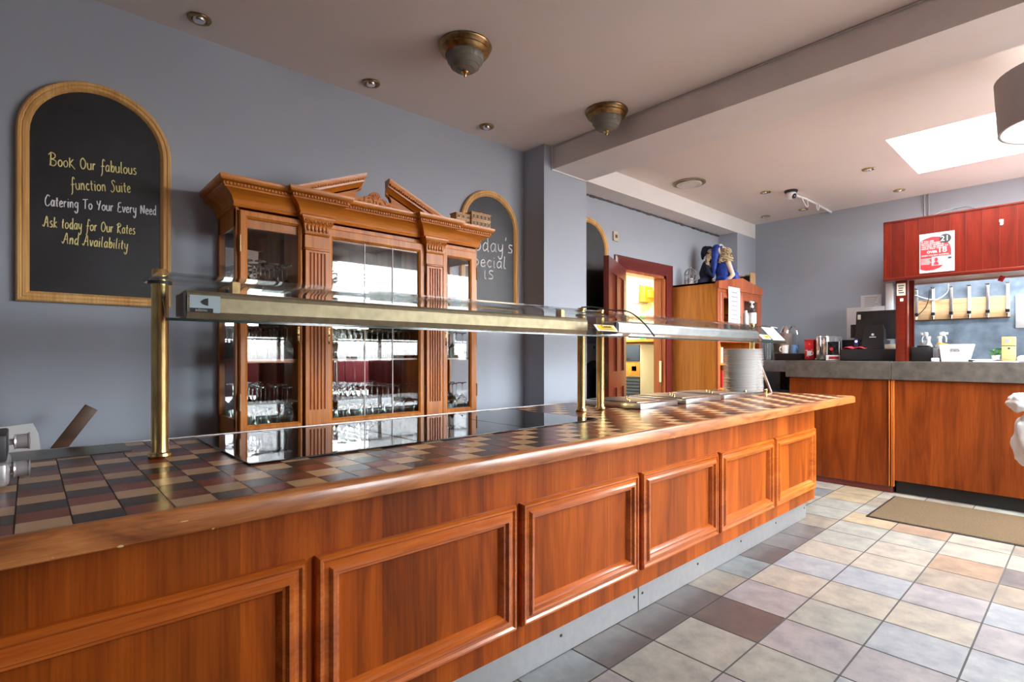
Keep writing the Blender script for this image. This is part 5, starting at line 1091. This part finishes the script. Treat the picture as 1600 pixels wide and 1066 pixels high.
# things on the bar right of the post
pr = thing('receipt_printer', 'black receipt printer beside the red post', 'printer', (-1.02, 5.76, BZ+.001))
MB().box((-1.085, 5.70, BZ+.001), (-.935, 5.88, BZ+.125), .006).build('body', 'black_plastic', pr); MB().box((-.934, 5.71, BZ+.01), (-.928, 5.87, BZ+.118)).build('side_cover', 'grey_metal', pr); MB().box((-1.05, 5.73, BZ+.125), (-.97, 5.83, BZ+.137), .004).build('paper_slot', 'black_gloss', pr)
tag(MB().box((-1.095, 6.06, BZ+.001), (-1.03, 6.12, BZ+.19), .003).build('white_carton', 'paper'), 'white carton behind the receipt printer', 'carton')
def sprayer(x, y, sg, lb):
    t_ = thing('spray_bottle', lb, 'spray bottle', (x, y, BZ+.001), 'white spray bottles behind the printer')
    MB().lathe([(0, 0), (.034, 0), (.036, .006), (.036, .11), (.03, .14), (.015, .17), (.014, .20), (0, .20)], (x, y, BZ+.001), seg=20).build('bottle_body', 'white_plastic', t_)
    q = MB(); q.box((x-.017, y-.012, BZ+.20), (x+.017, y+.012, BZ+.225), .004); q.box((x-.018+sg*.015, y-.013, BZ+.225), (x+.018+sg*.02, y+.013, BZ+.262), .008); q.box((x+sg*.03-.008, y-.008, BZ+.237), (x+sg*.055+.004*sg, y+.008, BZ+.257), .003); q.tube([(x+sg*.032, y, BZ+.24), (x+sg*.046, y, BZ+.205), (x+sg*.044, y, BZ+.17)], .006, 6)
    q.build('trigger_head', 'white_plastic', t_)
sprayer(-1.015, 6.0, -1, 'white spray bottle with its trigger pointing left'); sprayer(-.935, 6.0, 1, 'white spray bottle with its trigger pointing right')
tag(MB().box((-.895, 5.90, BZ+.001), (-.81, 6.0, BZ+.14), .006).build('dark_box', 'dark_grey'), 'dark box between printer and tips box', 'box')
tag(MB().box((-.935, 5.885, BZ+.142), (-.86, 5.93, BZ+.16), .006, rot=Matrix.Rotation(R(14), 3, 'Y')).build('yellow_cloth', 'yellow_sign'), 'folded yellow cloth on the dark box', 'cloth')
tp_ = thing('tips_box', 'translucent white tips box with slanted sides', 'box', (-.77, 5.68, BZ+.001))
q = MB(); q.rings([[(-.865, 5.62, BZ+.002), (-.70, 5.62, BZ+.002), (-.70, 5.76, BZ+.002), (-.865, 5.76, BZ+.002)], [(-.878, 5.605, BZ+.145), (-.668, 5.605, BZ+.145), (-.668, 5.775, BZ+.145), (-.878, 5.775, BZ+.145)], [(-.872, 5.610, BZ+.145), (-.675, 5.610, BZ+.145), (-.675, 5.77, BZ+.145), (-.872, 5.77, BZ+.145)], [(-.86, 5.625, BZ+.01), (-.705, 5.625, BZ+.01), (-.705, 5.755, BZ+.01), (-.86, 5.755, BZ+.01)]], cap0=True, cap1=True); q.build('tub', 'dirty_white', tp_, smooth=0)
text('lettering', 'TIPS', .034, 'ink_grey', tp_, axes((-.775, 5.6075, BZ+.095), (1, 0, 0), (0, -.1, 1), (0, -1, -.1)), .002)
tag(MB().box((-.93, 5.60, BZ+.001), (-.88, 5.68, BZ+.03), .004).build('napkin', 'paper'), 'crumpled white napkin left of the tips box', 'napkin')
for k, (x, lb) in enumerate(((-.62, 'grey side plate beside the tips box'), (-.555, 'grey plate under the small plant pot'))):
    q = MB().lathe([(0, 0), (.05, 0), (.07, .008), (.085, .016), (.084, .019), (.068, .012), (0, .005)], (x, 5.78+k*.17-.17+.1, BZ+.001+.0*k), seg=28); tag(q.build('side_plate', 'white_ceramic'), lb, 'plate', 'side plates on the bar')
pp_ = thing('potted_plant', 'tiny green leafy plant in white pot on the bar', 'plant', (-.555, 5.88, BZ+.008))
MB().lathe([(0, 0), (.022, 0), (.028, .045), (.026, .047), (.022, .04), (0, .04)], (-.555, 5.88, BZ+.008), seg=18).build('pot', 'white_ceramic', pp_)
q = MB(); rr = random.Random(5)
for k in range(30):
    a = rr.random()*6.28; t_ = rr.uniform(.02, .06); z = BZ+.055+rr.random()*.055; c_ = Vector((-.555+t_*math.cos(a), 5.88+t_*math.sin(a), z)); d = Vector((math.cos(a), math.sin(a), .3)).normalized()*.020; s_ = d.cross(Vector((0, 0, 1))).normalized()*.011; up = Vector((0, 0, .004))
    q.add([c_-d, c_+s_+up, c_+d, c_-s_+up, c_-d*.2-up*.4], [(0, 1, 2, 3), (0, 4, 1), (1, 4, 2), (2, 4, 3), (3, 4, 0)]); q.tube([(-.555, 5.88, BZ+.045), tuple(c_)], .0016, 4)
q.build('leaves', 'green_leaf', pp_, smooth=0)
bb = thing('bamboo_box', 'upright bamboo box with dark seam and round emblem', 'box', (-.465, 5.77, BZ+.001))
MB().box((-.505, 5.73, BZ+.001), (-.425, 5.81, BZ+.125), .003).build('lower_box', 'bamboo', bb); MB().box((-.504, 5.731, BZ+.125), (-.426, 5.809, BZ+.13)).build('seam', 'ink_black', bb); MB().box((-.505, 5.73, BZ+.13), (-.425, 5.81, BZ+.20), .003).build('upper_box', 'bamboo', bb)
MB().lathe([(0, 0), (.016, 0), (.016, .002), (0, .002)], (-.472, 5.727, BZ+.168), 'Y', 18).build('grey_emblem', 'grey_metal', bb); MB().lathe([(0, 0), (.008, 0), (.008, .002), (0, .002)], (-.462, 5.727, BZ+.108), 'Y', 14).build('dark_emblem', 'ink_black', bb)
for k, (x, y, mt, lb) in enumerate(((-.385, 5.76, 'paper', 'crumpled white napkin right of the bamboo box'), (-.33, 5.72, 'bag_white', 'white wrapped bundle at the right end of bar'))):
    q = MB(); q.ball((x, y, BZ+.028), .03, 10, (1.2, 1, .85)); q.box((x-.03, y-.03, BZ+.001), (x+.03, y+.03, BZ+.02), .006); tag(q.build('napkin', mt), lb, 'napkin')
tag(MB().box((-.66, 5.56, BZ+.001), (-.40, 5.66, BZ+.008), .002).build('menu_card', 'paper'), 'flat white card lying at the front of bar top', 'card')
# floor mat
fm = thing('floor_mat', 'brown rectangular carpet mat with dark edge in front of bar', 'mat', (-.2, 5.0, .001))
MB().box((-1.135, 4.61, .001), (.9, 5.42, .009), .003).build('pile', 'mat_carpet', fm, smooth=0); MB().box((-1.15, 4.595, .001), (.915, 5.435, .006), .002).build('rubber_edge', 'black_plastic', fm, smooth=0)
# dark stand with bags at the right edge
sn = thing('black_stand', 'black upright stand at the right edge of photo', 'stand', (-.235, 4.64, 0))
MB().box((-.295, 4.60, .95), (-.19, 4.68, 1.10), .02, 3).build('holder_head', 'black_plastic', sn); MB().cyl((-.22, 4.66, .02), .016, .94, seg=12).build('pole', 'black_plastic', sn); MB().cyl((-.17, 4.70, .0095), .10, .02, seg=24).build('base', 'black_plastic', sn)
rr = random.Random(8)
def crumple(name, c_, s_, lb, seed):
    q = MB(); t_ = bmesh.new(); bmesh.ops.create_icosphere(t_, subdivisions=4, radius=1)
    from mathutils import noise
    for v in t_.verts:
        n_ = v.co.normalized(); f_ = 1+.22*noise.noise(n_*2.2+Vector((seed, 0, 0)))+.10*noise.noise(n_*6+Vector((0, seed, 0))); v.co = n_*f_
    q.merge(t_, Matrix.Translation(Vector(c_)) @ Matrix.Diagonal((*s_, 1))); return tag(q.build(name, 'bag_white', smooth=50), lb, 'bag')
crumple('napkin_bundle', (-.315, 4.555, .905), (.065, .04, .058), 'gathered white cloth knot above the hanging bag', 3)
crumple('plastic_bag', (-.265, 4.56, .68), (.085, .05, .165), 'white plastic bag hanging from the black stand', 6)

# ------------------------------------------------------------------ the other side of the room, seen in the dresser mirrors
for i, (y0, y1) in enumerate(((1.0, 3.4), (3.45, 5.6))):
    t_ = thing('banquette', ['burgundy padded banquette below the windows, mirrored in dresser', 'second burgundy padded banquette below the windows, towards the far wall'][i], 'bench', (1.6, (y0+y1)/2, 0), 'banquettes below the windows')
    MB().box((1.32, y0, .08), (1.88, y1, .45), .03).build('seat', 'burgundy', t_); MB().box((1.76, y0, .45), (1.88, y1, 1.12), .03).build('backrest', 'burgundy', t_); MB().box((1.36, y0+.02, .002), (1.86, y1-.02, .08)).build('plinth', 'dark_board', t_)
    for y in (y0, y1-.02): MB().box((1.74, y-.0, .45), (1.895, y+.02, 1.18)).build('end_post', 'door_wood', t_)
for y0, y1, h, lb in ((2.30, 2.86, 2.15, 'tall brown wooden cupboard facing the dresser, seen in its left mirror'), (3.80, 4.12, 1.2, 'low brown wooden cupboard facing the dresser, seen in its middle mirror'), (4.55, 4.72, 1.2, 'narrow brown wooden cupboard facing the dresser, at the right of middle mirror')):
    t_ = thing('cupboard', lb, 'cupboard', (1.2, (y0+y1)/2, 0), 'cupboards opposite the dresser')
    MB().box((1.02, y0, .002), (1.30, y1, h)).build('carcass', 'dark_board' if h > 2 else 'door_wood', t_, smooth=0)
    for a, b in ((y0+.01, (y0+y1)/2-.004), ((y0+y1)/2+.004, y1-.01)): MB().box((1.0, a, .08), (1.02, b, h-.04), .004).build('door', 'cherry_stile', t_)
